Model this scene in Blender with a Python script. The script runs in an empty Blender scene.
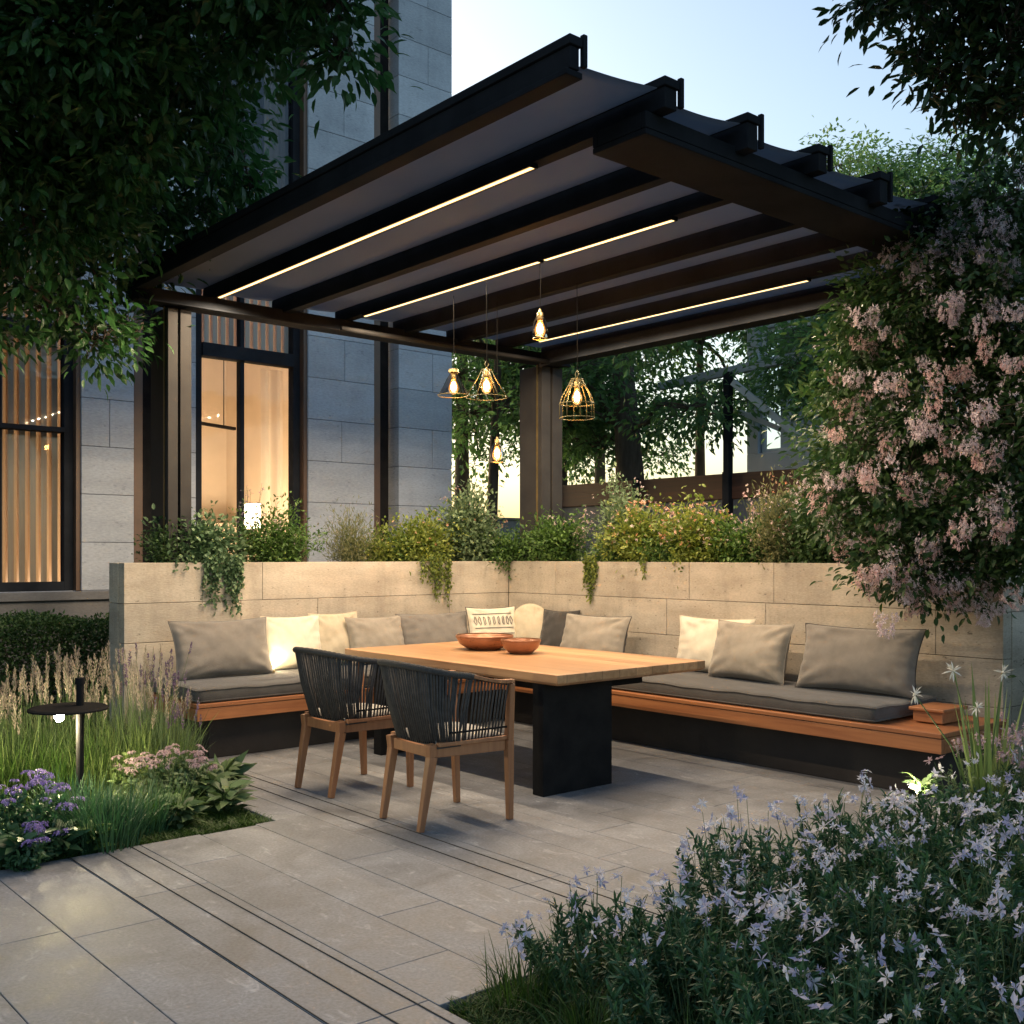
import bpy, math, random
import numpy as np
from mathutils import Vector

random.seed(7)
RNG = np.random.default_rng(11)
S = bpy.context.scene
COL = S.collection

# ------------------------------------------------------------------ camera
TH = math.atan2(.652, .759)
cam_d = bpy.data.cameras.new('camera')
cam = bpy.data.objects.new('camera', cam_d); COL.objects.link(cam)
cam.location = (0, 0, 1.5)
cam.rotation_euler = (math.pi / 2, 0, -TH)
cam_d.sensor_width = 36; cam_d.lens = 1062 / 1024 * 36
cam_d.shift_y = 43 / 1024
cam_d.clip_start = .05; cam_d.clip_end = 3000
S.camera = cam

# ------------------------------------------------------------------ sky, sun, exposure
SUN_EL = math.radians(10.0)
SUN_ROT = math.radians(-4)
w = bpy.data.worlds.new("World"); S.world = w; w.use_nodes = True
nt = w.node_tree; nt.nodes.clear()
sky = nt.nodes.new('ShaderNodeTexSky'); sky.sky_type = 'NISHITA'; sky.sun_disc = False
sky.sun_elevation = SUN_EL; sky.sun_rotation = SUN_ROT
sky.air_density = 1.0; sky.dust_density = 3.2; sky.ozone_density = 1.2
bg = nt.nodes.new('ShaderNodeBackground'); bg.inputs['Strength'].default_value = .092
wo = nt.nodes.new('ShaderNodeOutputWorld')
nt.links.new(sky.outputs[0], bg.inputs[0]); nt.links.new(bg.outputs[0], wo.inputs[0])

sun_d = bpy.data.lights.new('sun', 'SUN'); sun_d.energy = .04; sun_d.angle = math.radians(10)
sun_d.color = (1, .85, .68)
sun = bpy.data.objects.new('sun', sun_d); COL.objects.link(sun)
# sky sun_rotation is measured clockwise from +Y
sdir = Vector((math.sin(SUN_ROT) * math.cos(SUN_EL), math.cos(SUN_ROT) * math.cos(SUN_EL), math.sin(SUN_EL)))
sun.rotation_euler = (-sdir).to_track_quat('-Z', 'Y').to_euler()
S.view_settings.view_transform = 'Standard'
S.view_settings.look = 'None'
S.view_settings.gamma = 1
S.view_settings.exposure = 2.2
S.render.engine = 'CYCLES'
S.cycles.use_denoising = True
S.cycles.max_bounces = 7; S.cycles.diffuse_bounces = 4; S.cycles.glossy_bounces = 3
S.cycles.transparent_max_bounces = 12; S.cycles.transmission_bounces = 4
S.cycles.sample_clamp_indirect = 2.5
S.cycles.use_adaptive_sampling = False
S.cycles.caustics_reflective = False; S.cycles.caustics_refractive = False
LED = 1.0          # scales every lit lamp

# ------------------------------------------------------------------ materials
def new_mat(name):
    m = bpy.data.materials.new(name); m.use_nodes = True
    n = m.node_tree.nodes; l = m.node_tree.links
    return m, n, l, n['Principled BSDF']

def pm(name, c1, c2=None, scale=4, rough=.6, bump=.0, metal=0, detail=8, stretch=(1, 1, 1), var=0., bscale=None, spec=.5, rvar=.1, obj_rand=0., sheen=0):
    m, n, l, b = new_mat(name)
    c2 = c2 or c1
    tc = n.new('ShaderNodeTexCoord'); mp = n.new('ShaderNodeMapping')
    mp.inputs['Scale'].default_value = stretch
    l.new(tc.outputs['Object'], mp.inputs[0])
    no = n.new('ShaderNodeTexNoise'); no.inputs['Scale'].default_value = scale; no.inputs['Detail'].default_value = detail
    no.inputs['Roughness'].default_value = .62
    l.new(mp.outputs[0], no.inputs['Vector'])
    cr = n.new('ShaderNodeValToRGB'); cr.color_ramp.elements[0].position = .32; cr.color_ramp.elements[1].position = .68
    cr.color_ramp.elements[0].color = (*c1, 1); cr.color_ramp.elements[1].color = (*c2, 1)
    l.new(no.outputs['Fac'], cr.inputs[0])
    out = cr.outputs[0]
    if var:
        at = n.new('ShaderNodeAttribute'); at.attribute_name = 'var'
        mr = n.new('ShaderNodeMapRange'); mr.inputs[3].default_value = 1 - var; mr.inputs[4].default_value = 1 + var
        l.new(at.outputs['Fac'], mr.inputs[0])
        hs = n.new('ShaderNodeHueSaturation'); l.new(mr.outputs[0], hs.inputs['Value']); l.new(out, hs.inputs['Color'])
        out = hs.outputs[0]
    l.new(out, b.inputs['Base Color'])
    b.inputs['Metallic'].default_value = metal
    b.inputs['Specular IOR Level'].default_value = spec
    mr2 = n.new('ShaderNodeMapRange'); mr2.inputs[3].default_value = rough - rvar; mr2.inputs[4].default_value = min(1, rough + rvar)
    l.new(no.outputs['Fac'], mr2.inputs[0]); l.new(mr2.outputs[0], b.inputs['Roughness'])
    if sheen: b.inputs['Sheen Weight'].default_value = sheen
    if bump:
        n2 = n.new('ShaderNodeTexNoise'); n2.inputs['Scale'].default_value = bscale or scale * 6; n2.inputs['Detail'].default_value = 6
        l.new(mp.outputs[0], n2.inputs['Vector'])
        bp = n.new('ShaderNodeBump'); bp.inputs['Strength'].default_value = bump; bp.inputs['Distance'].default_value = .01
        l.new(n2.outputs['Fac'], bp.inputs['Height']); l.new(bp.outputs[0], b.inputs['Normal'])
    return m

def stone_mat(name, c1, c2, pit=.5, rough=.7, var=.08, stain=.25, sc=1.0):
    """sedimentary stone: broad clouding, fine grain, scattered pits, a little banding"""
    m, n, l, b = new_mat(name)
    tc = n.new('ShaderNodeTexCoord')
    big = n.new('ShaderNodeTexNoise'); big.inputs['Scale'].default_value = 1.6 * sc; big.inputs['Detail'].default_value = 9; big.inputs['Roughness'].default_value = .6
    mp = n.new('ShaderNodeMapping'); mp.inputs['Scale'].default_value = (1, 1, 3.2)
    l.new(tc.outputs['Object'], mp.inputs[0]); l.new(mp.outputs[0], big.inputs['Vector'])
    fine = n.new('ShaderNodeTexNoise'); fine.inputs['Scale'].default_value = 38 * sc; fine.inputs['Detail'].default_value = 7
    l.new(mp.outputs[0], fine.inputs['Vector'])
    cr = n.new('ShaderNodeValToRGB'); cr.color_ramp.elements[0].position = .3; cr.color_ramp.elements[1].position = .7
    cr.color_ramp.elements[0].color = (*c1, 1); cr.color_ramp.elements[1].color = (*c2, 1)
    l.new(big.outputs['Fac'], cr.inputs[0])
    mf = n.new('ShaderNodeMapRange'); mf.inputs[1].default_value = .3; mf.inputs[2].default_value = .7; mf.inputs[3].default_value = .86; mf.inputs[4].default_value = 1.12
    l.new(fine.outputs['Fac'], mf.inputs[0])
    pits = n.new('ShaderNodeTexNoise'); pits.inputs['Scale'].default_value = 17 * sc; pits.inputs['Detail'].default_value = 4; pits.inputs['Roughness'].default_value = .7
    mp2 = n.new('ShaderNodeMapping'); mp2.inputs['Scale'].default_value = (1, 1, 1.9); mp2.inputs['Location'].default_value = (3, 7, 1)
    l.new(tc.outputs['Object'], mp2.inputs[0]); l.new(mp2.outputs[0], pits.inputs['Vector'])
    pr = n.new('ShaderNodeMapRange'); pr.inputs[1].default_value = .625; pr.inputs[2].default_value = .675; pr.inputs[3].default_value = 1; pr.inputs[4].default_value = 1 - pit
    l.new(pits.outputs['Fac'], pr.inputs[0])
    at = n.new('ShaderNodeAttribute'); at.attribute_name = 'var'
    va = n.new('ShaderNodeMapRange'); va.inputs[3].default_value = 1 - var; va.inputs[4].default_value = 1 + var
    l.new(at.outputs['Fac'], va.inputs[0])
    st = n.new('ShaderNodeTexNoise'); st.inputs['Scale'].default_value = .9 * sc; st.inputs['Detail'].default_value = 10; st.inputs['Roughness'].default_value = .7
    mp3 = n.new('ShaderNodeMapping'); mp3.inputs['Location'].default_value = (11, 2, 5); mp3.inputs['Scale'].default_value = (3.2, 3.2, .7)
    l.new(tc.outputs['Object'], mp3.inputs[0]); l.new(mp3.outputs[0], st.inputs['Vector'])
    sr = n.new('ShaderNodeMapRange'); sr.inputs[1].default_value = .5; sr.inputs[2].default_value = .72; sr.inputs[3].default_value = 1; sr.inputs[4].default_value = 1 - stain
    l.new(st.outputs['Fac'], sr.inputs[0])
    prev = mf.outputs[0]
    for o in (pr.outputs[0], va.outputs[0], sr.outputs[0]):
        mu = n.new('ShaderNodeMath'); mu.operation = 'MULTIPLY'; l.new(prev, mu.inputs[0]); l.new(o, mu.inputs[1]); prev = mu.outputs[0]
    hs = n.new('ShaderNodeHueSaturation'); l.new(cr.outputs[0], hs.inputs['Color']); l.new(prev, hs.inputs['Value'])
    l.new(hs.outputs[0], b.inputs['Base Color'])
    rr = n.new('ShaderNodeMapRange'); rr.inputs[3].default_value = rough - .15; rr.inputs[4].default_value = rough + .15
    l.new(st.outputs['Fac'], rr.inputs[0]); l.new(rr.outputs[0], b.inputs['Roughness'])
    ad = n.new('ShaderNodeMath'); ad.operation = 'MULTIPLY'; l.new(fine.outputs['Fac'], ad.inputs[0]); l.new(pr.outputs[0], ad.inputs[1])
    bp = n.new('ShaderNodeBump'); bp.inputs['Strength'].default_value = .35; bp.inputs['Distance'].default_value = .006
    l.new(ad.outputs[0], bp.inputs['Height']); l.new(bp.outputs[0], b.inputs['Normal'])
    return m

def wood_mat(name, c1, c2, axis=1, plank=0, rough=.45, sc=1.0, pvar=.25):
    """grain running along axis; plank>0 adds board to board variation and thin seams"""
    m, n, l, b = new_mat(name)
    tc = n.new('ShaderNodeTexCoord')
    s = [26 * sc, 26 * sc, 26 * sc]; s[axis] = 1.3 * sc
    mp = n.new('ShaderNodeMapping'); mp.inputs['Scale'].default_value = s
    l.new(tc.outputs['Object'], mp.inputs[0])
    vec = mp.outputs[0]
    sep = n.new('ShaderNodeSeparateXYZ'); l.new(tc.outputs['Object'], sep.inputs[0])
    if plank:
        dv = n.new('ShaderNodeMath'); dv.operation = 'DIVIDE'; l.new(sep.outputs[0 if axis == 1 else 1], dv.inputs[0]); dv.inputs[1].default_value = plank
        fl = n.new('ShaderNodeMath'); fl.operation = 'FLOOR'; l.new(dv.outputs[0], fl.inputs[0])
        wn = n.new('ShaderNodeTexWhiteNoise'); wn.noise_dimensions = '1D'; l.new(fl.outputs[0], wn.inputs['W'])
        sc3 = n.new('ShaderNodeVectorMath'); sc3.operation = 'SCALE'; l.new(wn.outputs['Color'], sc3.inputs[0]); sc3.inputs['Scale'].default_value = 30
        va = n.new('ShaderNodeVectorMath'); va.operation = 'ADD'; l.new(mp.outputs[0], va.inputs[0]); l.new(sc3.outputs[0], va.inputs[1])
        vec = va.outputs[0]
    no = n.new('ShaderNodeTexNoise'); no.inputs['Scale'].default_value = 1; no.inputs['Detail'].default_value = 8; no.inputs['Roughness'].default_value = .6; no.inputs['Distortion'].default_value = .5
    l.new(vec, no.inputs['Vector'])
    cr = n.new('ShaderNodeValToRGB'); cr.color_ramp.elements[0].position = .3; cr.color_ramp.elements[1].position = .7
    cr.color_ramp.elements[0].color = (*c1, 1); cr.color_ramp.elements[1].color = (*c2, 1)
    l.new(no.outputs['Fac'], cr.inputs[0])
    out = cr.outputs[0]
    if plank:
        mr = n.new('ShaderNodeMapRange'); mr.inputs[3].default_value = 1 - pvar; mr.inputs[4].default_value = 1 + pvar * .6
        l.new(wn.outputs['Value'], mr.inputs[0])
        fr = n.new('ShaderNodeMath'); fr.operation = 'FRACT'; l.new(dv.outputs[0], fr.inputs[0])
        pp = n.new('ShaderNodeMath'); pp.operation = 'PINGPONG'; l.new(fr.outputs[0], pp.inputs[0]); pp.inputs[1].default_value = .5
        sm = n.new('ShaderNodeMapRange'); sm.inputs[1].default_value = .005; sm.inputs[2].default_value = .02; sm.inputs[3].default_value = .35; sm.inputs[4].default_value = 1
        l.new(pp.outputs[0], sm.inputs[0])
        mu = n.new('ShaderNodeMath'); mu.operation = 'MULTIPLY'; l.new(mr.outputs[0], mu.inputs[0]); l.new(sm.outputs[0], mu.inputs[1])
        hs = n.new('ShaderNodeHueSaturation'); l.new(mu.outputs[0], hs.inputs['Value']); l.new(out, hs.inputs['Color']); out = hs.outputs[0]
    l.new(out, b.inputs['Base Color'])
    rr = n.new('ShaderNodeMapRange'); rr.inputs[3].default_value = rough - .1; rr.inputs[4].default_value = rough + .15
    l.new(no.outputs['Fac'], rr.inputs[0]); l.new(rr.outputs[0], b.inputs['Roughness'])
    bp = n.new('ShaderNodeBump'); bp.inputs['Strength'].default_value = .15; bp.inputs['Distance'].default_value = .004
    l.new(no.outputs['Fac'], bp.inputs['Height']); l.new(bp.outputs[0], b.inputs['Normal'])
    return m

def leaf_mat(name, c1, c2, trans=.35, rough=.5):
    m, n, l, b = new_mat(name)
    at = n.new('ShaderNodeAttribute'); at.attribute_name = 'var'
    cr = n.new('ShaderNodeValToRGB'); cr.color_ramp.elements[0].color = (*c1, 1); cr.color_ramp.elements[1].color = (*c2, 1)
    l.new(at.outputs['Fac'], cr.inputs[0]); l.new(cr.outputs[0], b.inputs['Base Color'])
    b.inputs['Roughness'].default_value = rough
    b.inputs['Specular IOR Level'].default_value = .4
    tr = n.new('ShaderNodeBsdfTranslucent')
    hs = n.new('ShaderNodeHueSaturation'); hs.inputs['Saturation'].default_value = 1.1; hs.inputs['Value'].default_value = 1.1
    l.new(cr.outputs[0], hs.inputs['Color']); l.new(hs.outputs[0], tr.inputs[0])
    mx = n.new('ShaderNodeMixShader'); mx.inputs[0].default_value = trans
    l.new(b.outputs[0], mx.inputs[1]); l.new(tr.outputs[0], mx.inputs[2]); l.new(mx.outputs[0], n['Material Output'].inputs[0])
    return m

def emit_mat(name, c, s):
    m, n, l, b = new_mat(name)
    b.inputs['Base Color'].default_value = (.8, .8, .8, 1)
    b.inputs['Emission Color'].default_value = (*c, 1); b.inputs['Emission Strength'].default_value = s
    return m

def glass_mat(name, tint=(.9, .95, 1), refl=.25, ior=1.45):
    m, n, l, b = new_mat(name); n.remove(b)
    fr = n.new('ShaderNodeFresnel'); fr.inputs['IOR'].default_value = ior
    tr = n.new('ShaderNodeBsdfTransparent'); tr.inputs[0].default_value = (*tint, 1)
    gl = n.new('ShaderNodeBsdfGlossy'); gl.inputs['Roughness'].default_value = .02
    no = n.new('ShaderNodeTexNoise'); no.inputs['Scale'].default_value = 1.3
    bp = n.new('ShaderNodeBump'); bp.inputs['Strength'].default_value = .05; bp.inputs['Distance'].default_value = .05
    l.new(no.outputs['Fac'], bp.inputs['Height']); l.new(bp.outputs[0], gl.inputs['Normal'])
    mr = n.new('ShaderNodeMapRange'); mr.inputs[3].default_value = .0; mr.inputs[4].default_value = refl * 2
    l.new(fr.outputs[0], mr.inputs[0])
    mx = n.new('ShaderNodeMixShader'); l.new(mr.outputs[0], mx.inputs[0]); l.new(tr.outputs[0], mx.inputs[1]); l.new(gl.outputs[0], mx.inputs[2])
    l.new(mx.outputs[0], n['Material Output'].inputs[0])
    return m

M = {}
M['travertine'] = stone_mat('travertine', (.35, .30, .24), (.55, .485, .40), pit=.55, var=.1, stain=.3)
M['facade'] = stone_mat('facade stone', (.28, .305, .345), (.40, .43, .475), pit=.25, var=.12, stain=.18, sc=.6)
M['plinth'] = stone_mat('plinth stone', (.11, .11, .115), (.16, .16, .165), pit=.2, var=.05)
M['joint'] = pm('joint', (.05, .045, .04), (.08, .07, .06), 8, .9)
M['metal'] = pm('charcoal steel', (.014, .016, .020), (.026, .029, .035), 3, .75, .08, .0, bscale=60, rvar=.1, spec=.03)
M['bronze'] = pm('bronze steel', (.028, .027, .028), (.045, .043, .042), 3, .6, .06, 0, bscale=60, spec=.15)
M['brownframe'] = pm('brown frame', (.07, .04, .025), (.11, .06, .035), 5, .5)
M['blackmetal'] = pm('black powder coated steel', (.012, .012, .013), (.022, .021, .021), 6, .75, .1, .0, bscale=90, spec=.03)
M['fabricroof'] = pm('roof fabric', (.105, .115, .13), (.17, .185, .20), 2.2, .8, .25, stretch=(1, .5, 1), bscale=50)
_t = M['fabricroof'].node_tree; _b = _t.nodes['Principled BSDF']; _o = _t.nodes['Material Output']
_tr = _t.nodes.new('ShaderNodeBsdfTranslucent'); _tr.inputs[0].default_value = (.42, .46, .52, 1); _mx = _t.nodes.new('ShaderNodeMixShader'); _mx.inputs[0].default_value = .5
_t.links.new(_b.outputs[0], _mx.inputs[1]); _t.links.new(_tr.outputs[0], _mx.inputs[2]); _t.links.new(_mx.outputs[0], _o.inputs[0])
M['table'] = wood_mat('table oak', (.44, .22, .10), (.66, .39, .205), 1, .155, .36)
M['teak'] = wood_mat('teak rail', (.27, .10, .042), (.44, .18, .07), 1, 0, .45)
M['teakx'] = wood_mat('teak rail across', (.27, .10, .042), (.44, .18, .07), 0, 0, .45)
M['chairwood'] = wood_mat('chair wood', (.26, .105, .045), (.40, .18, .08), 2, 0, .5)
M['darkbase'] = pm('dark plaster base', (.022, .018, .016), (.038, .031, .028), 5, .8, .2)
M['rope'] = pm('charcoal rope', (.040, .038, .038), (.085, .080, .078), 30, .85, .6, bscale=400)
M['ropewrap'] = pm('rope wrap', (.036, .035, .036), (.075, .073, .073), 4, .85, .9, stretch=(60, 60, 8), bscale=3)
def fabric(name, c1, c2, b=.45): return pm(name, c1, c2, 9, .92, b, bscale=260, sheen=.25, detail=10)
M['seatfab'] = fabric('charcoal seat fabric', (.055, .052, .05), (.085, .08, .077))
M['greyfab'] = fabric('warm grey linen', (.15, .135, .12), (.21, .19, .17))
M['slatefab'] = fabric('slate linen', (.13, .122, .115), (.18, .17, .16))
M['greigefab'] = fabric('greige linen', (.25, .22, .18), (.34, .30, .25))
M['creamfab'] = fabric('cream linen', (.62, .55, .43), (.75, .68, .56))
M['sandfab'] = fabric('sand linen', (.45, .38, .27), (.58, .50, .37))
M['darkfab'] = fabric('dark fabric', (.03, .028, .027), (.05, .045, .043))
M['cushlight'] = fabric('chair cushion', (.40, .38, .35), (.5, .48, .45))
M['copper'] = pm('copper glaze', (.30, .125, .06), (.44, .19, .095), 5, .3, .1, .3, bscale=40, spec=.6)
M['ceramic'] = pm('pale glazed clay', (.55, .47, .37), (.66, .58, .47), 5, .35)
M['soil'] = pm('soil', (.018, .013, .009), (.045, .032, .022), 12, .95, .9, bscale=40)
M['grassground'] = pm('turf ground', (.012, .03, .008), (.035, .065, .018), 6, .95, .9, bscale=60)
M['bark'] = pm('bark', (.05, .038, .028), (.11, .085, .062), 6, .9, .9, stretch=(3, 3, .6), bscale=20)
M['stem'] = pm('green stem', (.05, .09, .03), (.10, .15, .05), 6, .6)
M['whitesteel'] = pm('pale painted steel', (.55, .57, .6), (.65, .66, .68), 3, .5)
M['bluepanel'] = pm('blue grey render', (.38, .43, .50), (.46, .51, .58), 2, .7)
M['fencewood'] = wood_mat('dark stained fence', (.055, .024, .014), (.10, .042, .024), 1, 0, .6)
M['fencepanel'] = pm('blue grey fence panel', (.07, .08, .10), (.11, .12, .15), 4, .6, stretch=(1, 8, 1))
M['slat'] = wood_mat('timber slats', (.42, .26, .14), (.58, .38, .22), 2, 0, .5)
M['interior'] = pm('warm plaster', (.55, .46, .36), (.62, .52, .41), 2, .8)
M['browncurtain'] = pm('brown drape', (.16, .11, .075), (.22, .155, .11), 3, .9)
M['glass'] = glass_mat('window glass')
M['bulbglass'] = glass_mat('lamp glass', (1, .97, .93), .35)
M['brass'] = pm('aged brass wire', (.16, .12, .05), (.26, .20, .09), 6, .4, .0, .7)
M['wire'] = pm('dark olive cage wire', (.05, .05, .02), (.10, .09, .04), 6, .5, .0, .3)
M['ledstrip'] = emit_mat('warm light strip', (1, .69, .30), .62 * LED)
M['lededge'] = emit_mat('light strip glow edge', (1, .50, .15), .27 * LED)  # dim emission simulating the strip's glow on its channel sides
M['filament'] = emit_mat('filament', (1, .50, .16), 60 * LED)
M['gardenbulb'] = emit_mat('garden bulb', (1, .82, .48), 60 * LED)
M['roomlamp'] = emit_mat('room lamp', (1, .70, .40), 5 * LED)
for k_ in ('lededge', 'ledstrip', 'filament', 'gardenbulb', 'roomlamp'): M[k_].cycles.emission_sampling = 'NONE'
M['glowglass'] = glass_mat('glowing bulb glass', (1, .8, .5), .35)
_n = M['glowglass'].node_tree; _o = _n.nodes['Material Output']; _src = _o.inputs[0].links[0].from_socket
_em = _n.nodes.new('ShaderNodeEmission'); _em.inputs[0].default_value = (1, .40, .09, 1); _em.inputs[1].default_value = .22 * LED
_ad = _n.nodes.new('ShaderNodeAddShader'); _n.links.new(_src, _ad.inputs[0]); _n.links.new(_em.outputs[0], _ad.inputs[1]); _n.links.new(_ad.outputs[0], _o.inputs[0])
M['glowglass'].cycles.emission_sampling = 'NONE'
M['lededge'].node_tree.nodes['Principled BSDF'].inputs['Base Color'].default_value = (.03, .02, .01, 1); M['lededge'].node_tree.nodes['Principled BSDF'].inputs['Specular IOR Level'].default_value = 0
M['cord'] = pm('black cord', (.008, .008, .008), None, 4, .9, spec=.0)

# ------------------------------------------------------------------ mesh helpers
def link_mesh(name, verts, loops, starts, mat, parent=None, var=None, smooth=False, world=True, totals=None):
    me = bpy.data.meshes.new(name)
    verts = np.asarray(verts, dtype=np.float32).reshape(-1, 3)
    if parent is not None and world:
        verts = verts - np.array(wloc(parent), dtype=np.float32)
    me.vertices.add(len(verts)); me.vertices.foreach_set('co', verts.ravel())
    loops = np.asarray(loops, dtype=np.int32); me.loops.add(len(loops)); me.loops.foreach_set('vertex_index', loops)
    starts = np.asarray(starts, dtype=np.int32); me.polygons.add(len(starts)); me.polygons.foreach_set('loop_start', starts)
    me.update(calc_edges=True)
    me.validate()
    me.polygons.foreach_set('use_smooth', np.full(len(me.polygons), bool(smooth)))
    if var is not None and len(var) == len(me.vertices):
        a = me.attributes.new('var', 'FLOAT', 'POINT'); a.data.foreach_set('value', np.asarray(var, dtype=np.float32))
    me.materials.append(mat)
    o = bpy.data.objects.new(name, me); COL.objects.link(o)
    if parent is not None: o.parent = parent
    return o

def wloc(o):
    v = Vector((0, 0, 0))
    while o is not None:
        v += o.location; o = o.parent
    return v

class MB:
    def __init__(s): s.v = []; s.f = []; s.a = []
    def add(s, vs, fs, a=.5):
        k = len(s.v); s.v += [tuple(v) for v in vs]; s.f += [tuple(i + k for i in f) for f in fs]; s.a += [a] * len(vs)
    def box(s, x0, x1, y0, y1, z0, z1, a=.5, c=0.):
        if x1 < x0: x0, x1 = x1, x0
        if y1 < y0: y0, y1 = y1, y0
        if z1 < z0: z0, z1 = z1, z0
        s.add([(x0, y0, z0), (x1, y0, z0), (x1, y1, z0), (x0, y1, z0), (x0, y0, z1), (x1, y0, z1), (x1, y1, z1), (x0, y1, z1)],
              [(0, 3, 2, 1), (4, 5, 6, 7), (0, 1, 5, 4), (1, 2, 6, 5), (2, 3, 7, 6), (3, 0, 4, 7)], a)
    def bar(s, p, q, w, h=None, up=(0, 0, 1), w2=None, h2=None):
        """rectangular bar from p to q"""
        p = Vector(p); q = Vector(q); d = (q - p).normalized(); u = Vector(up)
        if abs(d.dot(u)) > .98: u = Vector((1, 0, 0))
        sd = d.cross(u).normalized(); u = sd.cross(d).normalized(); h = h or w; w2 = w2 or w; h2 = h2 or h
        vs = []
        for c, ww, hh in ((p, w, h), (q, w2, h2)):
            for a, b in ((-1, -1), (1, -1), (1, 1), (-1, 1)): vs.append(c + sd * a * ww / 2 + u * b * hh / 2)
        s.add(vs, [(0, 3, 2, 1), (4, 5, 6, 7), (0, 1, 5, 4), (1, 2, 6, 5), (2, 3, 7, 6), (3, 0, 4, 7)])
    def tube(s, pts, r, n=8, cap=True, a=.5):
        pts = [Vector(p) for p in pts]; m = len(pts)
        rs = r if hasattr(r, '__len__') else [r] * m
        vs = []; ref = None
        for i, p in enumerate(pts):
            d = (pts[min(i + 1, m - 1)] - pts[max(i - 1, 0)])
            d = d.normalized() if d.length > 1e-9 else Vector((0, 0, 1))
            if ref is None: ref = Vector((0, 0, 1)) if abs(d.z) < .9 else Vector((1, 0, 0))
            sd = d.cross(ref)
            sd = sd.normalized() if sd.length > 1e-6 else Vector((1, 0, 0))
            up = sd.cross(d).normalized(); ref = up
            for k in range(n):
                t = 2 * math.pi * k / n; vs.append(p + (sd * math.cos(t) + up * math.sin(t)) * rs[i])
        fs = [(i * n + k, i * n + (k + 1) % n, (i + 1) * n + (k + 1) % n, (i + 1) * n + k) for i in range(m - 1) for k in range(n)]
        if cap: fs += [tuple(range(n))[::-1], tuple((m - 1) * n + k for k in range(n))]
        s.add(vs, fs, a)
    def lathe(s, prof, c=(0, 0, 0), n=32, sx=1, sy=1):
        vs = []; m = len(prof)
        for r, z in prof:
            for k in range(n):
                t = 2 * math.pi * k / n; vs.append((c[0] + r * math.cos(t) * sx, c[1] + r * math.sin(t) * sy, c[2] + z))
        fs = [(i * n + k, i * n + (k + 1) % n, (i + 1) * n + (k + 1) % n, (i + 1) * n + k) for i in range(m - 1) for k in range(n)]
        s.add(vs, fs)
    def build(s, name, mat, parent=None, smooth=False, world=True, bevel=0, seg=2):
        lens = [len(f) for f in s.f]
        starts = np.concatenate([[0], np.cumsum(lens)[:-1]]) if lens else []
        loops = [i for f in s.f for i in f]
        o = link_mesh(name, s.v, loops, starts, mat, parent, s.a, smooth, world)
        if bevel:
            b = o.modifiers.new('bevel', 'BEVEL'); b.width = bevel; b.segments = seg; b.limit_method = 'ANGLE'; b.angle_limit = math.radians(40)
        return o

def tag(o, label=None, cat=None, group=None, kind=None):
    if label: o['label'] = label
    if cat: o['category'] = cat
    if group: o['group'] = group
    if kind: o['kind'] = kind
    return o
def empty(name, loc=(0, 0, 0), rz=0, label=None, cat=None, group=None, rx=0, ry=0):
    e = bpy.data.objects.new(name, None); COL.objects.link(e); e.location = loc; e.rotation_euler = (rx, ry, rz)
    e.empty_display_size = .2
    return tag(e, label, cat, group)
def copy_tree(o, parent=None):
    c = o.copy(); COL.objects.link(c)
    if parent is not None: c.parent = parent
    for ch in [x for x in bpy.data.objects if x.parent == o]: copy_tree(ch, c)
    return c
def at(px, py, d):
    """world point seen at a pixel, at a given forward distance"""
    u = (px - 512) / 1062; v = (py - 555) / 1062
    return np.array([d * (.652 + .759 * u), d * (.759 - .652 * u), 1.5 - d * v])

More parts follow.
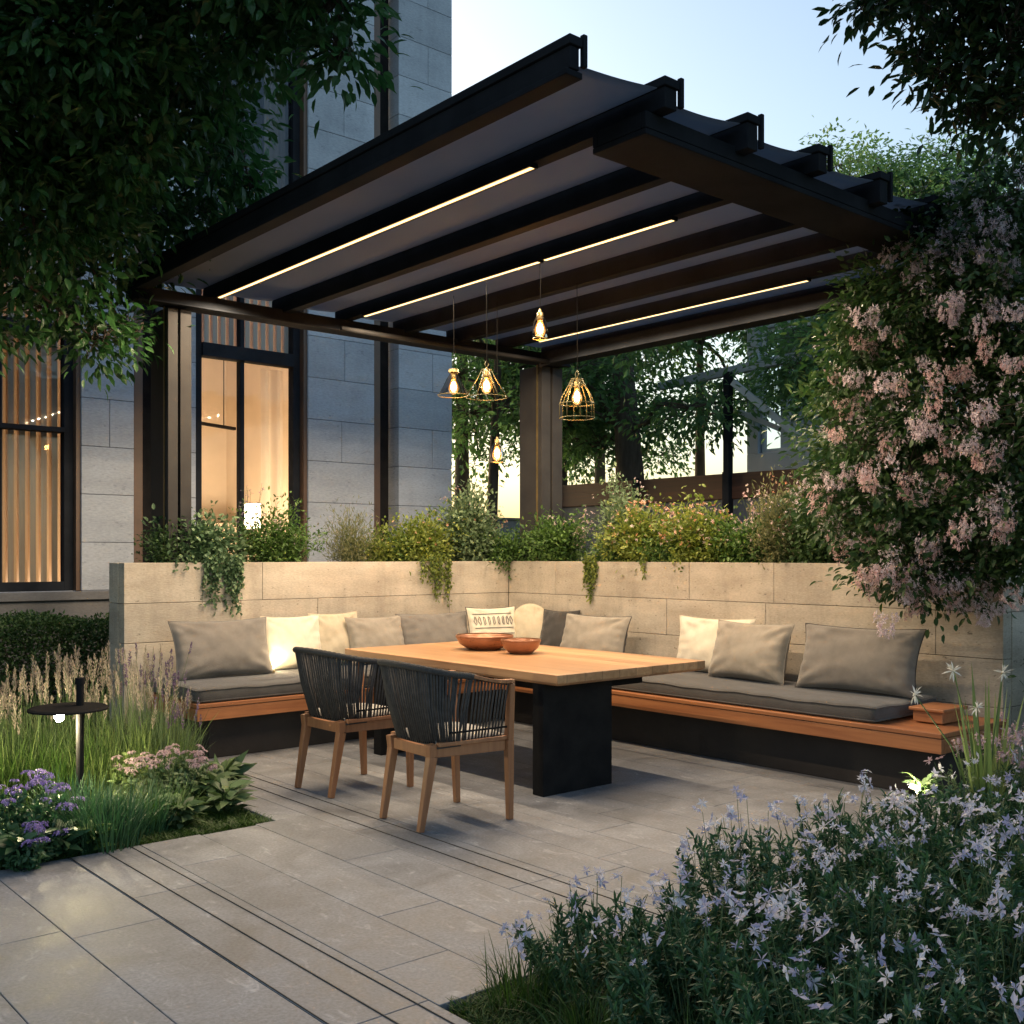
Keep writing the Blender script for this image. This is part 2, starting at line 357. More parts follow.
# ---- leaves -------------------------------------------------------
def nrm(a): return a / np.maximum(np.linalg.norm(a, axis=1, keepdims=True), 1e-9)
class Leaves:
    """many folded leaf blades in one mesh"""
    def __init__(s): s.V = []; s.L = []; s.ST = []; s.A = []; s.nv = 0; s.nl = 0
    def add(s, P, D, Lh, Wd, curl=.15, fold=.25, roundish=True, var=None, rng=RNG):
        P = np.asarray(P, float); n = len(P)
        if n == 0: return
        D = nrm(np.asarray(D, float)); Lh = np.broadcast_to(Lh, (n,)).reshape(-1, 1); Wd = np.broadcast_to(Wd, (n,)).reshape(-1, 1)
        up = np.tile([0, 0, 1.], (n, 1)) + rng.normal(0, .45, (n, 3))
        sd = nrm(np.cross(D, up)); N = nrm(np.cross(sd, D))
        f = fold * Wd; c = curl * Lh
        b = P; m = P + D * Lh * .5 + N * (c * .3) - N * f * .4; t = P + D * Lh - N * c
        l1 = P + D * Lh * .28 + sd * Wd * .42 + N * (c * .1 + f * .3); r1 = P + D * Lh * .28 - sd * Wd * .42 + N * (c * .1 + f * .3)
        l2 = P + D * Lh * .66 + sd * Wd * .40 + N * (f * .3 - c * .2); r2 = P + D * Lh * .66 - sd * Wd * .40 + N * (f * .3 - c * .2)
        var = rng.random(n) if var is None else np.broadcast_to(var, (n,))
        if roundish:
            V = np.stack([b, m, t, l1, l2, r1, r2], 1).reshape(-1, 3)
            base = (np.arange(n) * 7)[:, None] + s.nv
            L = (base + np.array([[0, 1, 4, 3, 1, 2, 4, 0, 5, 6, 1, 1, 6, 2]])).ravel()
            st = ((np.arange(n) * 14)[:, None] + s.nl + np.array([[0, 4, 7, 11]])).ravel()
            k, kl = 7, 14
        else:
            V = np.stack([b, t, l1 * .5 + l2 * .5 + sd * Wd * .08, r1 * .5 + r2 * .5 - sd * Wd * .08], 1).reshape(-1, 3)
            base = (np.arange(n) * 4)[:, None] + s.nv
            L = (base + np.array([[0, 1, 2, 0, 3, 1]])).ravel()
            st = ((np.arange(n) * 6)[:, None] + s.nl + np.array([[0, 3]])).ravel()
            k, kl = 4, 6
        s.V.append(V); s.L.append(L); s.ST.append(st); s.A.append(np.repeat(var, k)); s.nv += n * k; s.nl += n * kl
    def strips(s, P, D, Lh, Wd, bend, seg=5, var=None, rng=RNG):
        """long grass like blades, bending over"""
        P = np.asarray(P, float); n = len(P)
        D = nrm(np.asarray(D, float)); Lh = np.broadcast_to(Lh, (n,)).reshape(-1, 1); Wd = np.broadcast_to(Wd, (n,)).reshape(-1, 1)
        bend = np.broadcast_to(bend, (n,)).reshape(-1, 1)
        H = D.copy(); H[:, 2] = 0; H = nrm(H + 1e-4); sd = nrm(np.cross(H, np.tile([0, 0, 1.], (n, 1))) + rng.normal(0, .3, (n, 3)))
        rows = []
        for i in range(seg + 1):
            t = i / seg
            c = P + D * Lh * t + (H * .6 - np.array([[0, 0, 1.]]) * .7) * bend * Lh * t * t
            wv = Wd * (1 - t ** 2.2) * .5 + .0003
            rows.append(c + sd * wv); rows.append(c - sd * wv)
        V = np.stack(rows, 1).reshape(-1, 3); k = 2 * (seg + 1)
        base = (np.arange(n) * k)[:, None] + s.nv
        pat = np.concatenate([[2 * i, 2 * i + 1, 2 * i + 3, 2 * i + 2] for i in range(seg)])
        s.L.append((base + pat[None]).ravel())
        s.ST.append(((np.arange(n) * 4 * seg)[:, None] + s.nl + (np.arange(seg) * 4)[None]).ravel())
        var = rng.random(n) if var is None else np.broadcast_to(var, (n,))
        s.V.append(V); s.A.append(np.repeat(var, k)); s.nv += n * k; s.nl += n * 4 * seg
    def build(s, name, mat, parent=None, world=True, smooth=False):
        return link_mesh(name, np.concatenate(s.V), np.concatenate(s.L), np.concatenate(s.ST), mat, parent, np.concatenate(s.A), smooth, world)

def rball(n, rng=RNG, shell=.5):
    d = nrm(rng.normal(0, 1, (n, 3))); r = shell + (1 - shell) * rng.random((n, 1)) ** .5
    return d * r

G = {}
M['curtain'] = leaf_mat('sheer curtain', (.62, .54, .44), (.66, .58, .48), .6, .9)
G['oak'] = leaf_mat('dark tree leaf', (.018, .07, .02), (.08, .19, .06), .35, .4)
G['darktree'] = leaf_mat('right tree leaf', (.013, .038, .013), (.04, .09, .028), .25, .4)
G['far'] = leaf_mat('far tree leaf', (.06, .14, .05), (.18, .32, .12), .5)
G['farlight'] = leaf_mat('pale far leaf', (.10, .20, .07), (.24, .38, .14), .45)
G['ivy'] = leaf_mat('ivy leaf', (.05, .11, .05), (.18, .27, .14), .25)
G['green'] = leaf_mat('green leaf', (.035, .09, .02), (.14, .24, .06), .35)
G['olive'] = leaf_mat('olive leaf', (.10, .16, .03), (.30, .34, .08), .4)
G['greygreen'] = leaf_mat('grey green leaf', (.08, .14, .07), (.22, .29, .15), .3)
G['straw'] = leaf_mat('wispy leaf', (.12, .14, .06), (.28, .28, .14), .35)
G['deep'] = leaf_mat('deep green leaf', (.02, .055, .018), (.07, .13, .04), .3)
G['blue'] = leaf_mat('blue green leaf', (.020, .065, .030), (.065, .15, .065), .25)
G['lawn'] = leaf_mat('grass blade', (.02, .055, .012), (.08, .15, .03), .3)
G['lime'] = leaf_mat('lime leaf', (.10, .17, .05), (.26, .34, .12), .35)
G['hosta'] = leaf_mat('broad leaf', (.05, .10, .04), (.15, .22, .10), .25)
G['plume'] = leaf_mat('plume', (.36, .29, .24), (.56, .48, .40), .4)
G['lavender'] = leaf_mat('lavender bud', (.14, .09, .17), (.30, .20, .32), .2)
G['violet'] = leaf_mat('violet petal', (.17, .12, .38), (.34, .27, .58), .3)
G['mauve'] = leaf_mat('mauve petal', (.42, .30, .36), (.66, .50, .52), .3)
G['star'] = leaf_mat('pale lilac petal', (.34, .35, .54), (.78, .77, .82), .35)
G['pink'] = leaf_mat('pink petal', (.66, .42, .42), (.84, .70, .68), .35)
G['coral'] = leaf_mat('coral petal', (.60, .22, .12), (.75, .48, .32), .3)
G['blush'] = leaf_mat('blush petal', (.70, .56, .60), (.86, .78, .82), .35)
G['white'] = leaf_mat('white petal', (.62, .62, .58), (.80, .80, .76), .3)

# ------------------------------------------------------------------ ground, patio
def plane(name, x0, x1, y0, y1, z, mat):
    m = MB(); m.add([(x0, y0, z), (x1, y0, z), (x1, y1, z), (x0, y1, z)], [(0, 1, 2, 3)])
    return tag(m.build(name, mat), kind='structure')
plane('ground', -900, 900, -900, 900, -.06, M['grassground'])

def paving_mat():
    m, n, l, b = new_mat('limestone paving')
    tc = n.new('ShaderNodeTexCoord')
    sp = n.new('ShaderNodeSeparateXYZ'); l.new(tc.outputs['Object'], sp.inputs[0])
    cb = n.new('ShaderNodeCombineXYZ'); l.new(sp.outputs[1], cb.inputs[0]); l.new(sp.outputs[0], cb.inputs[1])
    br = n.new('ShaderNodeTexBrick'); br.offset = .37; br.inputs['Scale'].default_value = 1
    br.inputs['Brick Width'].default_value = 90; br.inputs['Row Height'].default_value = 90; br.inputs['Mortar Size'].default_value = .0
    br.inputs['Mortar Smooth'].default_value = .2; br.inputs['Bias'].default_value = 0
    br.inputs['Color1'].default_value = (.20, .207, .224, 1); br.inputs['Color2'].default_value = (.20, .207, .224, 1); br.inputs['Mortar'].default_value = (.07, .065, .06, 1)
    l.new(cb.outputs[0], br.inputs['Vector'])
    no = n.new('ShaderNodeTexNoise'); no.inputs['Scale'].default_value = 2.2; no.inputs['Detail'].default_value = 12; no.inputs['Roughness'].default_value = .68; no.inputs['Distortion'].default_value = .6
    l.new(tc.outputs['Object'], no.inputs['Vector'])
    mr = n.new('ShaderNodeMapRange'); mr.inputs[1].default_value = .3; mr.inputs[2].default_value = .7; mr.inputs[3].default_value = .55; mr.inputs[4].default_value = 1.38
    l.new(no.outputs['Fac'], mr.inputs[0])
    ve = n.new('ShaderNodeTexNoise'); ve.inputs['Scale'].default_value = 9; ve.inputs['Detail'].default_value = 8; ve.inputs['Distortion'].default_value = 1.6
    mpv = n.new('ShaderNodeMapping'); mpv.inputs['Scale'].default_value = (1.6, .6, 1); l.new(tc.outputs['Object'], mpv.inputs[0]); l.new(mpv.outputs[0], ve.inputs['Vector'])
    vr = n.new('ShaderNodeMapRange'); vr.inputs[1].default_value = .60; vr.inputs[2].default_value = .72; vr.inputs[3].default_value = 1; vr.inputs[4].default_value = 1.5
    l.new(ve.outputs['Fac'], vr.inputs[0])
    fi = n.new('ShaderNodeTexNoise'); fi.inputs['Scale'].default_value = 70; fi.inputs['Detail'].default_value = 4; l.new(tc.outputs['Object'], fi.inputs['Vector'])
    fr = n.new('ShaderNodeMapRange'); fr.inputs[1].default_value = .3; fr.inputs[2].default_value = .7; fr.inputs[3].default_value = .82; fr.inputs[4].default_value = 1.18
    l.new(fi.outputs['Fac'], fr.inputs[0])
    m1 = n.new('ShaderNodeMath'); m1.operation = 'MULTIPLY'; l.new(mr.outputs[0], m1.inputs[0]); l.new(vr.outputs[0], m1.inputs[1])
    m2 = n.new('ShaderNodeMath'); m2.operation = 'MULTIPLY'; l.new(m1.outputs[0], m2.inputs[0]); l.new(fr.outputs[0], m2.inputs[1])
    at = n.new('ShaderNodeAttribute'); at.attribute_name = 'var'; av = n.new('ShaderNodeMapRange'); av.inputs[3].default_value = .93; av.inputs[4].default_value = 1.07
    l.new(at.outputs['Fac'], av.inputs[0]); m3 = n.new('ShaderNodeMath'); m3.operation = 'MULTIPLY'; l.new(m2.outputs[0], m3.inputs[0]); l.new(av.outputs[0], m3.inputs[1]); m2 = m3
    hs = n.new('ShaderNodeHueSaturation'); l.new(br.outputs[0], hs.inputs['Color']); l.new(m2.outputs[0], hs.inputs['Value'])
    l.new(hs.outputs[0], b.inputs['Base Color'])
    rr = n.new('ShaderNodeMapRange'); rr.inputs[1].default_value = .3; rr.inputs[2].default_value = .7; rr.inputs[3].default_value = .5; rr.inputs[4].default_value = .8
    l.new(no.outputs['Fac'], rr.inputs[0]); l.new(rr.outputs[0], b.inputs['Roughness'])
    mm = n.new('ShaderNodeMath'); mm.operation = 'MULTIPLY_ADD'; l.new(br.outputs['Fac'], mm.inputs[0]); mm.inputs[1].default_value = -2.; l.new(fi.outputs['Fac'], mm.inputs[2])
    bp = n.new('ShaderNodeBump'); bp.inputs['Strength'].default_value = .3; bp.inputs['Distance'].default_value = .003
    l.new(mm.outputs[0], bp.inputs['Height']); l.new(bp.outputs[0], b.inputs['Normal'])
    return m
M['paving'] = paving_mat()
p = MB()
pv = random.Random(17)
xs = [-7.96 + .42 * i for i in range(24)] + [2.12 + .39 * i for i in range(13)]
xs = [-7.96 + .36 * i for i in range(40) if -7.96 + .36 * i < 2.0] + [2.12 + .325 * i for i in range(16)] 
for i in range(len(xs) - 1):
    xa, xb = xs[i], xs[i + 1]
    ya0 = -6 if xb < 2.13 else 2.84
    ye = 5.42 if xb < 2.91 else 8.2
    y = ya0 - pv.uniform(0, .9) ; first = True
    while y < ye:
        L = pv.choice((1.3, 1.3, .9, 1.7))
        a_, b_ = max(y, ya0), min(y + L, ye)
        if xa < 2.9 < xb and b_ > 5.42:                     # slab row cut by the bed corner
            if a_ < 5.42: p.box(xa + .0015, xb - .0015, a_ + .0015, 5.42, -.05, pv.uniform(-.0006, .0006), pv.random())
            p.box(2.9, xb - .0015, max(a_, 5.42) + .0015, b_ - .0015, -.05, pv.uniform(-.0006, .0006), pv.random())
        elif b_ - a_ > .02: p.box(xa + .0015, xb - .0015, a_ + .0015, b_ - .0015, -.05, pv.uniform(-.0006, .0006), pv.random())
        y += L
tag(p.build('patio', M['paving'], bevel=.002, seg=1), kind='structure')
p = MB(); p.box(-7.9, 2.1, -5.9, 5.40, -.058, -.02); p.box(2.1, 7.0, 2.86, 5.40, -.058, -.02); p.box(2.92, 7.0, 5.40, 8.2, -.058, -.02)
tag(p.build('paving_bed', M['joint']), kind='structure')
p = MB()
for x, y0, y1, wd in ((1.765, -2, 5.41, .0028), (1.935, -2, 5.41, .0036), (2.07, -2, 5.41, .0028), (3.21, 2.86, 8.19, .003), (3.345, 2.86, 8.19, .0026)):
    p.box(x - wd / 2, x + wd / 2, y0, y1, .0005, .004)
tag(p.build('drainage_slots', M['joint']), kind='structure')
p = MB(); p.box(-8, 2.9, 5.424, 11, -.058, -.03); p.box(2.124, 12, -3, 2.836, -.058, -.03)
tag(p.build('planting_soil', M['soil']), kind='structure')

# ------------------------------------------------------------------ stone block walls
def blocks(mb, axis, fixed, thick, u0, u1, z0, courses, lens, rng, gap=.004):
    """stone blocks laid along one axis; fixed = position of the visible face, thick away from it"""
    z = z0
    for ci, h in enumerate(courses):
        u = u0; k = 0
        while u < u1 - .02:
            L = lens[(ci * 3 + k) % len(lens)] * rng.uniform(.85, 1.15)
            if k == 0 and ci % 2: L *= .55
            e = min(u1, u + L)
            if u1 - e < .25: e = u1
            dz = rng.uniform(-.0008, .0008)
            a = rng.random()
            if axis == 'x': mb.box(u + gap / 2, e - gap / 2, fixed + dz, fixed + thick, z + gap / 2, z + h - gap / 2, a)
            else: mb.box(fixed + dz, fixed + thick, u + gap / 2, e - gap / 2, z + gap / 2, z + h - gap / 2, a)
            u = e; k += 1
        z += h

WT = 1.44
rg = random.Random(3)
pl = empty('planter_wall', (3.1, 8.2, 0), label='long travertine block planter wall behind the short left bench', cat='planter wall')
mb = MB(); blocks(mb, 'x', 8.2, .12, 3.08, 7.0, 0, [.17, .32, .32, .31, .32], [1.15, 1.6, .8, 1.4], rg)
blocks(mb, 'x', 8.43, .09, 3.08, 7.6, 0, [.49, .63, .32], [1.5, 1.2], rg)
blocks(mb, 'y', 3.08, .12, 8.325, 8.425, 0, [.49, .63, .32], [1.5], rg)
mb.build('stone_blocks', M['travertine'], pl, bevel=.003)
mb = MB(); mb.box(3.095, 7.6, 8.215, 8.51, -.05, 1.30); mb.build('core', M['joint'], pl)
mb = MB(); mb.box(3.21, 7.58, 8.325, 8.425, 1.31, 1.40); mb.build('soil', M['soil'], pl)
pr = empty('planter_wall', (7.0, 5.5, 0), label='long travertine block planter wall behind the long right bench', cat='planter wall')
mb = MB(); blocks(mb, 'y', 7.0, .12, 3.19, 8.2, 0, [.17, .32, .32, .31, .32], [1.7, .9, 1.5, 1.2], rg)
blocks(mb, 'y', 7.55, .10, 3.19, 8.2, 0, [.49, .63, .32], [1.5, 1.1], rg)
blocks(mb, 'x', 3.19, .12, 7.125, 7.545, 0, [.49, .63, .32], [1.5], rg)
mb.build('stone_blocks', M['travertine'], pr, bevel=.003)
mb = MB(); mb.box(7.015, 7.63, 3.21, 8.205, -.05, 1.30); mb.build('core', M['joint'], pr)
mb = MB(); mb.box(7.13, 7.54, 3.32, 8.2, 1.31, 1.36); mb.build('soil', M['soil'], pr)

# ------------------------------------------------------------------ building with lit windows
YF = 11.0; YD = 11.28; BH = 13.0
bld = empty('building', (5, YF, 0), label='tall grey stone building with warmly lit windows behind the left planter', cat='building')
mb = MB()
for x0, x1 in ((-6, 1.2), (3.70, 4.24), (4.56, 4.92), (6.30, 7.22), (7.58, 8.42)):
    blocks(mb, 'x', YF, .30, x0, x1, 0.16, [.49] * 26, [x1 - x0, (x1 - x0) * .62, 1.5] if x1 - x0 < 2 else [1.3, 1.0, 1.6], rg, gap=.0045)
# window aprons between storeys
for x0, x1 in ((1.2, 3.70), (4.92, 6.30)):
    for z0, z1 in ((.16, 1.14), (4.75, 5.25), (9.2, 9.8)):
        blocks(mb, 'x', YF + .06, .22, x0, x1, z0, [(z1 - z0) / 2] * 2, [1.2], rg, gap=.0045)
mb.build('stone_wall', M['facade'], bld, bevel=.004)
mb = MB(); blocks(mb, 'y', 8.12, .3, YF + .302, 16, .16, [.49] * 26, [1.4, .9], rg, gap=.0045)
mb.build('side_wall', M['facade'], bld, bevel=.004)
mb = MB()
for x0, x1 in ((-6, 1.2), (3.71, 4.23), (4.57, 4.91), (6.31, 7.21), (7.59, 8.3)): mb.box(x0, x1, YF + .02, YF + .28, 0, BH - .2)
mb.build('backing_wall', M['joint'], bld)
mb = MB(); mb.box(-6, 8.46, YF - .10, YF + .29, -.02, .15); mb.box(-6, 4.23, YF - .07, YF - .003, .15, 1.05); mb.box(-6, 4.23, YF - .12, YF - .003, 1.05, 1.135)
mb.build('plinth', M['plinth'], bld, bevel=.006)
mb = MB(); mb.box(-6.1, 8.5, YF - .1, 16, BH - .1, BH + .15); mb.build('roof', M['facade'], bld)
# tall dark slots between the piers
for x0, x1 in ((4.24, 4.56), (7.22, 7.58)):
    mb = MB(); mb.box(x0 + .005, x1 - .005, YF + .22, YF + .25, .16, BH - .2)
    s_ = mb.build('recess', M['blackmetal'], bld)
    mb = MB(); mb.box(x0 + .005, x0 + .10, YF + .02, YF + .22, .16, BH - .2); mb.build('bronze_fin', M['brownframe'], s_, bevel=.004)
# windows
def window(x0, x1, z0, z1, mull, trans, slats=None, drape=None, thick=.09):
    w_ = empty('window', ((x0 + x1) / 2 - bld.location.x, .2, z0)); w_.parent = bld
    f = MB(); y0, y1 = YF + .12, YF + .24
    f.box(x0, x0 + thick, y0, y1, z0, z1); f.box(x1 - thick, x1, y0, y1, z0, z1)
    f.box(x0 + thick, x1 - thick, y0, y1, z0, z0 + thick); f.box(x0 + thick, x1 - thick, y0, y1, z1 - thick, z1)
    for t, h in trans: f.box(x0 + thick, x1 - thick, y0 - .03, y1, t, t + h)
    for m_ in mull:
        zs = [z0 + thick] + [v for t, h in trans for v in (t, t + h)] + [z1 - thick]
        for i in range(0, len(zs), 2): f.box(m_ - .025, m_ + .025, y0 + .01, y1 - .01, zs[i], zs[i + 1])
    f.build('frame', M['metal'], w_, bevel=.004)
    g = MB(); g.box(x0 + thick * .5, x1 - thick * .5, y0 + .055, y0 + .063, z0 + .03, z1 - .03); g.build('pane', M['glass'], w_)
    b2 = MB(); b2.box(x1 - .002, x1 + .045, YF + .03, YF + .26, z0, z1); b2.build('jamb', M['brownframe'], w_)
    if slats:
        s = MB()
        for sx0, sx1, sz0, sz1, sp in slats:
            x = sx0
            while x < sx1: s.box(x, x + .056, YF + .30, YF + .38, sz0, sz1, random.random()); x += sp
        s.build('timber_screen', M['slat'], w_)
    if drape:
        d = MB()
        for dx0, dx1, dz0, dz1, mt in drape:
            n = int((dx1 - dx0) / .02); vs = []
            for i in range(n + 1):
                x = dx0 + (dx1 - dx0) * i / n; y = YF + .42 + .03 * math.sin(x * 46) + .012 * math.sin(x * 17)
                vs += [(x, y, dz0), (x, y, dz1)]
            d.add(vs, [(2 * i, 2 * i + 2, 2 * i + 3, 2 * i + 1) for i in range(n)])
        d.build('curtain', mt, w_, smooth=True)
    return w_
window(1.2, 3.66, 1.14, 4.75, [2.96, 2.05], [(2.74, .05), (3.70, .13)], slats=[(1.3, 3.66, 1.2, 4.7, .105)])
window(4.95, 6.26, 1.14, 4.75, [5.53], [(3.70, .15)], slats=[(5.05, 6.2, 3.86, 4.7, .10)], drape=[(5.92, 6.2, 1.15, 3.7, M['curtain'])])
window(1.2, 3.66, 5.25, 9.2, [2.4], [(8.0, .12)], drape=[(3.0, 3.6, 5.3, 9.1, M['browncurtain'])])
window(4.95, 6.26, 5.25, 9.2, [5.53], [(8.3, .12)], drape=[(5.95, 6.22, 5.3, 9.1, M['browncurtain'])])
window(1.2, 3.66, 9.8, 12.6, [2.4], [(12.0, .12)]); window(4.95, 6.26, 9.8, 12.6, [5.53], [(12.0, .12)])
# rooms behind the panes
def room(x0, x1, z0, z1, yb, mat, col):
    r = MB(); y0 = YF + .32
    r.box(x0, x1, yb, yb + .1, z0, z1); r.box(x0 - .1, x0, y0, yb, z0, z1); r.box(x1, x1 + .1, y0, yb, z0, z1)
    r.box(x0 - .1, x1 + .1, y0, yb + .1, z0 - .1, z0); r.box(x0 - .1, x1 + .1, y0, yb + .1, z1, z1 + .1)
    return r.build('room', mat, bld)
room(-1, 4.1, .6, 4.9, 14.4, M['interior'], 0); room(4.6, 7.0, .6, 4.9, 14.6, M['interior'], 0)
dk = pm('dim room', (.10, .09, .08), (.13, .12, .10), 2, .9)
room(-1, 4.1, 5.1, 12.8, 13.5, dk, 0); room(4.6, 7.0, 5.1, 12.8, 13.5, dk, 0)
# furniture seen through the window
rl = empty('ceiling_track', (5.8, 12.6, 3.6), label='thin black ceiling track light seen inside the tall lit window', cat='ceiling light')
t = MB(); t.bar((5.0, 12.3, 3.15), (6.3, 12.9, 3.15), .05, .04); t.build('rail', M['blackmetal'], rl, bevel=.004)
t = MB(); t.tube([(5.3, 12.44, 3.17), (5.3, 12.44, 4.9)], .006, 6); t.tube([(6.1, 12.8, 3.17), (6.1, 12.8, 4.9)], .006, 6); t.build('hanger', M['cord'], rl)
cb_ = empty('cabinet', (5.9, 14.2, .6), label='pale cabinet against the back wall of the lit room', cat='cabinet')
t = MB(); t.box(5.0, 6.9, 14.0, 14.58, .6, 1.95); t.build('carcass', M['ceramic'], cb_, bevel=.01)
t = MB()
for i in range(4): t.box(5.02 + i * .47, 5.02 + i * .47 + .455, 13.975, 13.997, .65, 1.90)
t.build('door', M['interior'], cb_, bevel=.004)
fl = empty('floor_lamp', (6.35, 12.5, .6), label='lit floor lamp glowing behind the curtain of the tall window', cat='lamp')
t = MB(); t.tube([(6.35, 12.5, .62), (6.35, 12.5, 1.9)], .012, 8); t.lathe([(0, 0), (.14, 0), (.14, .02), (0, .03)], (6.35, 12.5, .6), 24); t.build('stand', M['blackmetal'], fl)
t = MB(); t.lathe([(.13, 0), (.19, -.01), (.16, .30), (.11, .30), (.10, .29)], (6.35, 12.5, 1.85), 28); t.build('lamp_shade', M['roomlamp'], fl, smooth=True)
wl = empty('wall_lamp', (2.4, 14.3, 2.4), label='small warm globe wall lamp behind the timber slatted window', cat='lamp')
t = MB(); t.lathe([(.001, -.12), (.07, -.1), (.12, 0), (.07, .1), (.001, .12)], (2.4, 14.2, 2.0), 20); t.build('globe', M['roomlamp'], wl, smooth=True)
t = MB(); t.box(2.36, 2.44, 14.3, 14.39, 1.95, 2.05); t.build('bracket', M['blackmetal'], wl)
def lamp(name, loc, e, col=(1, .62, .32), r=.08, parent=None):
    ld = bpy.data.lights.new(name, 'POINT'); ld.energy = e; ld.color = col; ld.shadow_soft_size = r
    o = bpy.data.objects.new(name, ld); COL.objects.link(o); o.location = Vector(loc) - (wloc(parent) if parent else Vector((0, 0, 0))); o.parent = parent
    return o
lamp('room_light', (5.4, 12.4, 1.0), 45 * LED, (1, .72, .45), r=.3); lamp('floor_lamp_light', (6.0, 11.9, 1.0), 20 * LED, r=.2)
lamp('slat_room_light', (2.6, 12.6, 0.95), 17 * LED, r=.3); lamp('slat_room_low_light', (3.2, 12.0, 0.95), 9 * LED, r=.3)

# ------------------------------------------------------------------ pergola
pg = empty('pergola', (5.5, 6, 0), label='dark steel pergola with fabric roof bays over the dining corner', cat='pergola')
RX = [3.25 + .64 * k for k in range(8)]
Y0, Y1, ZB, ZT = 3.36, 8.47, 3.635, 3.78
def column(x0, x1, y0, y1):
    c = MB(); g = .028
    # main box section with a recessed groove and a bright edge strip on each seen face
    c.box(x0, x1, y0 + .05, y1, .0, 3.515); c.box(x0, x0 + (x1 - x0) * .42, y0, y0 + .047, .0, 3.515); c.box(x1 - (x1 - x0) * .48, x1, y0, y0 + .047, .0, 3.515)
    o = c.build('column', M['bronze'], pg, bevel=.004)
    e = MB(); e.box(x0 - .006, x0 - .001, y0 + .06, y0 + .085, 0, 3.53); e.build('edge_strip', M['brass'], o)
column(3.50, 3.70, 8.36, 8.72); column(7.60, 7.90, 8.36, 8.72); column(7.64, 7.84, 3.50, 3.75)
def rafter(x, first=False, name='rafter', lit=False):
    r = MB(); t = .085 if not first else .055; ZB = 3.635 if (lit or first) else 3.60
    r.box(x - t / 2, x + t / 2, Y0, Y1, ZB, ZT - .045); r.box(x - t / 2 - .012, x + t / 2 + .012, Y0 - .01, Y1, ZT - .043, ZT)
    r.box(x + t / 2 + .015, x + t / 2 + .04, Y0 - .014, Y0 + .012, ZB + .02, ZT + .02)
    if first: r.box(x - .05, x + .05, Y0 + .002, Y1, ZB - .032, ZB - .003)
    return r.build(name, M['metal'], pg, bevel=.004)
for k, x in enumerate(RX): rafter(x, k == 0, lit=k in (1, 3, 6))
for k in range(7):
    m = MB(); nx, ny = 10, 60; vs = []; th = .004
    for j in range(ny + 1):
        for i in range(nx + 1):
            a = i / nx; b = j / ny
            x = RX[k] + .066 + (.64 - .132) * a; y = Y0 + .03 + (Y1 - Y0 - .05) * b
            z = ZT - .055 - .007 * math.sin(math.pi * a) - .006 * math.sin(b * 31 + k) * math.sin(math.pi * a) - .05 * (1 - a) * max(0, 1 - b * 12) 
            vs.append((x, y, z))
    n0 = len(vs); vs2 = vs + [(x, y, z + th) for x, y, z in vs]; W = nx + 1
    fs = [(j * W + i, j * W + W + i, j * W + W + i + 1, j * W + i + 1) for j in range(ny) for i in range(nx)]
    fs += [(n0 + j * W + i, n0 + j * W + i + 1, n0 + j * W + W + i + 1, n0 + j * W + W + i) for j in range(ny) for i in range(nx)]
    fs += [(i, i + 1, n0 + i + 1, n0 + i) for i in range(nx)]
    m.add(vs2, fs); m.build('roof_panel', M['fabricroof'], pg, smooth=True)
b = MB(); b.box(3.80, 7.86, 3.44, 3.80, 3.52, 3.55); b.box(3.80, 7.86, 3.44, 3.47, 3.552, 3.632); b.box(3.80, 7.86, 3.77, 3.80, 3.552, 3.632); b.box(3.80, 3.83, 3.472, 3.768, 3.552, 3.632)
b.build('front_beam', M['metal'], pg, bevel=.004)
b = MB(); b.box(3.22, 7.93, 8.27, 8.50, 3.535, 3.63); b.box(3.22, 7.93, 8.25, 8.30, 3.52, 3.533); b.build('rear_beam', M['metal'], pg, bevel=.004)
b = MB(); b.box(7.50, 7.70, 3.765, 8.265, 3.50, 3.63); b.build('side_beam', M['metal'], pg, bevel=.004)
b = MB(); b.tube([(5.0, 8.15, 3.515), (7.52, 8.15, 3.515), (7.52, 8.3, 3.50)], .022, 10); b.build('conduit', M['bronze'], pg, smooth=True)
def strip(x, ya, yb, z):
    c = MB(); c.box(x - .030, x + .030, ya - .01, yb + .01, z + .012, z + .024)
    c.box(x - .030, x - .0217, ya - .01, yb + .01, z + .0012, z + .0115); c.box(x + .0217, x + .030, ya - .01, yb + .01, z + .0012, z + .0115); c.box(x - .0216, x + .0216, ya - .01, ya - .001, z, z + .0115); c.box(x - .0216, x + .0216, yb + .001, yb + .01, z, z + .0115)
    o = c.build('light_channel', M['metal'], pg)
    s = MB(); s.box(x - .0105, x + .0105, ya, yb, z, z + .011); s.build('light_strip', M['ledstrip'], o)
    s = MB(); s.box(x - .0215, x - .0107, ya, yb, z + .003, z + .011); s.box(x + .0107, x + .0215, ya, yb, z + .003, z + .011); s.build('glow_edge', M['lededge'], o)  # flanking bars whose emission stands in for glow around the strip
    strip_light(x, ya, yb, z, o)
def strip_light(x, ya, yb, z, par):
    n = max(3, round((yb - ya) / .3))                      # the LED chips of the strip, a row of small lamps just under the diffuser
    for i in range(n):
        ld = bpy.data.lights.new('led_light', 'SPOT'); ld.energy = 7.8 * LED * (yb - ya) / n / .3; ld.color = (1, .77, .52); ld.shadow_soft_size = .0
        ld.spot_size = math.radians(174); ld.spot_blend = .35
        o = bpy.data.objects.new('led_light', ld); COL.objects.link(o); o.parent = par
        o.location = Vector((x, ya + (i + .5) * (yb - ya) / n, z - .006)) - wloc(par)
strip(3.86, 4.32, 8.18, 3.61); strip(5.14, 4.42, 5.62, 3.61); strip(5.14, 5.68, 7.98, 3.61); strip(7.06, 4.72, 7.80, 3.61)

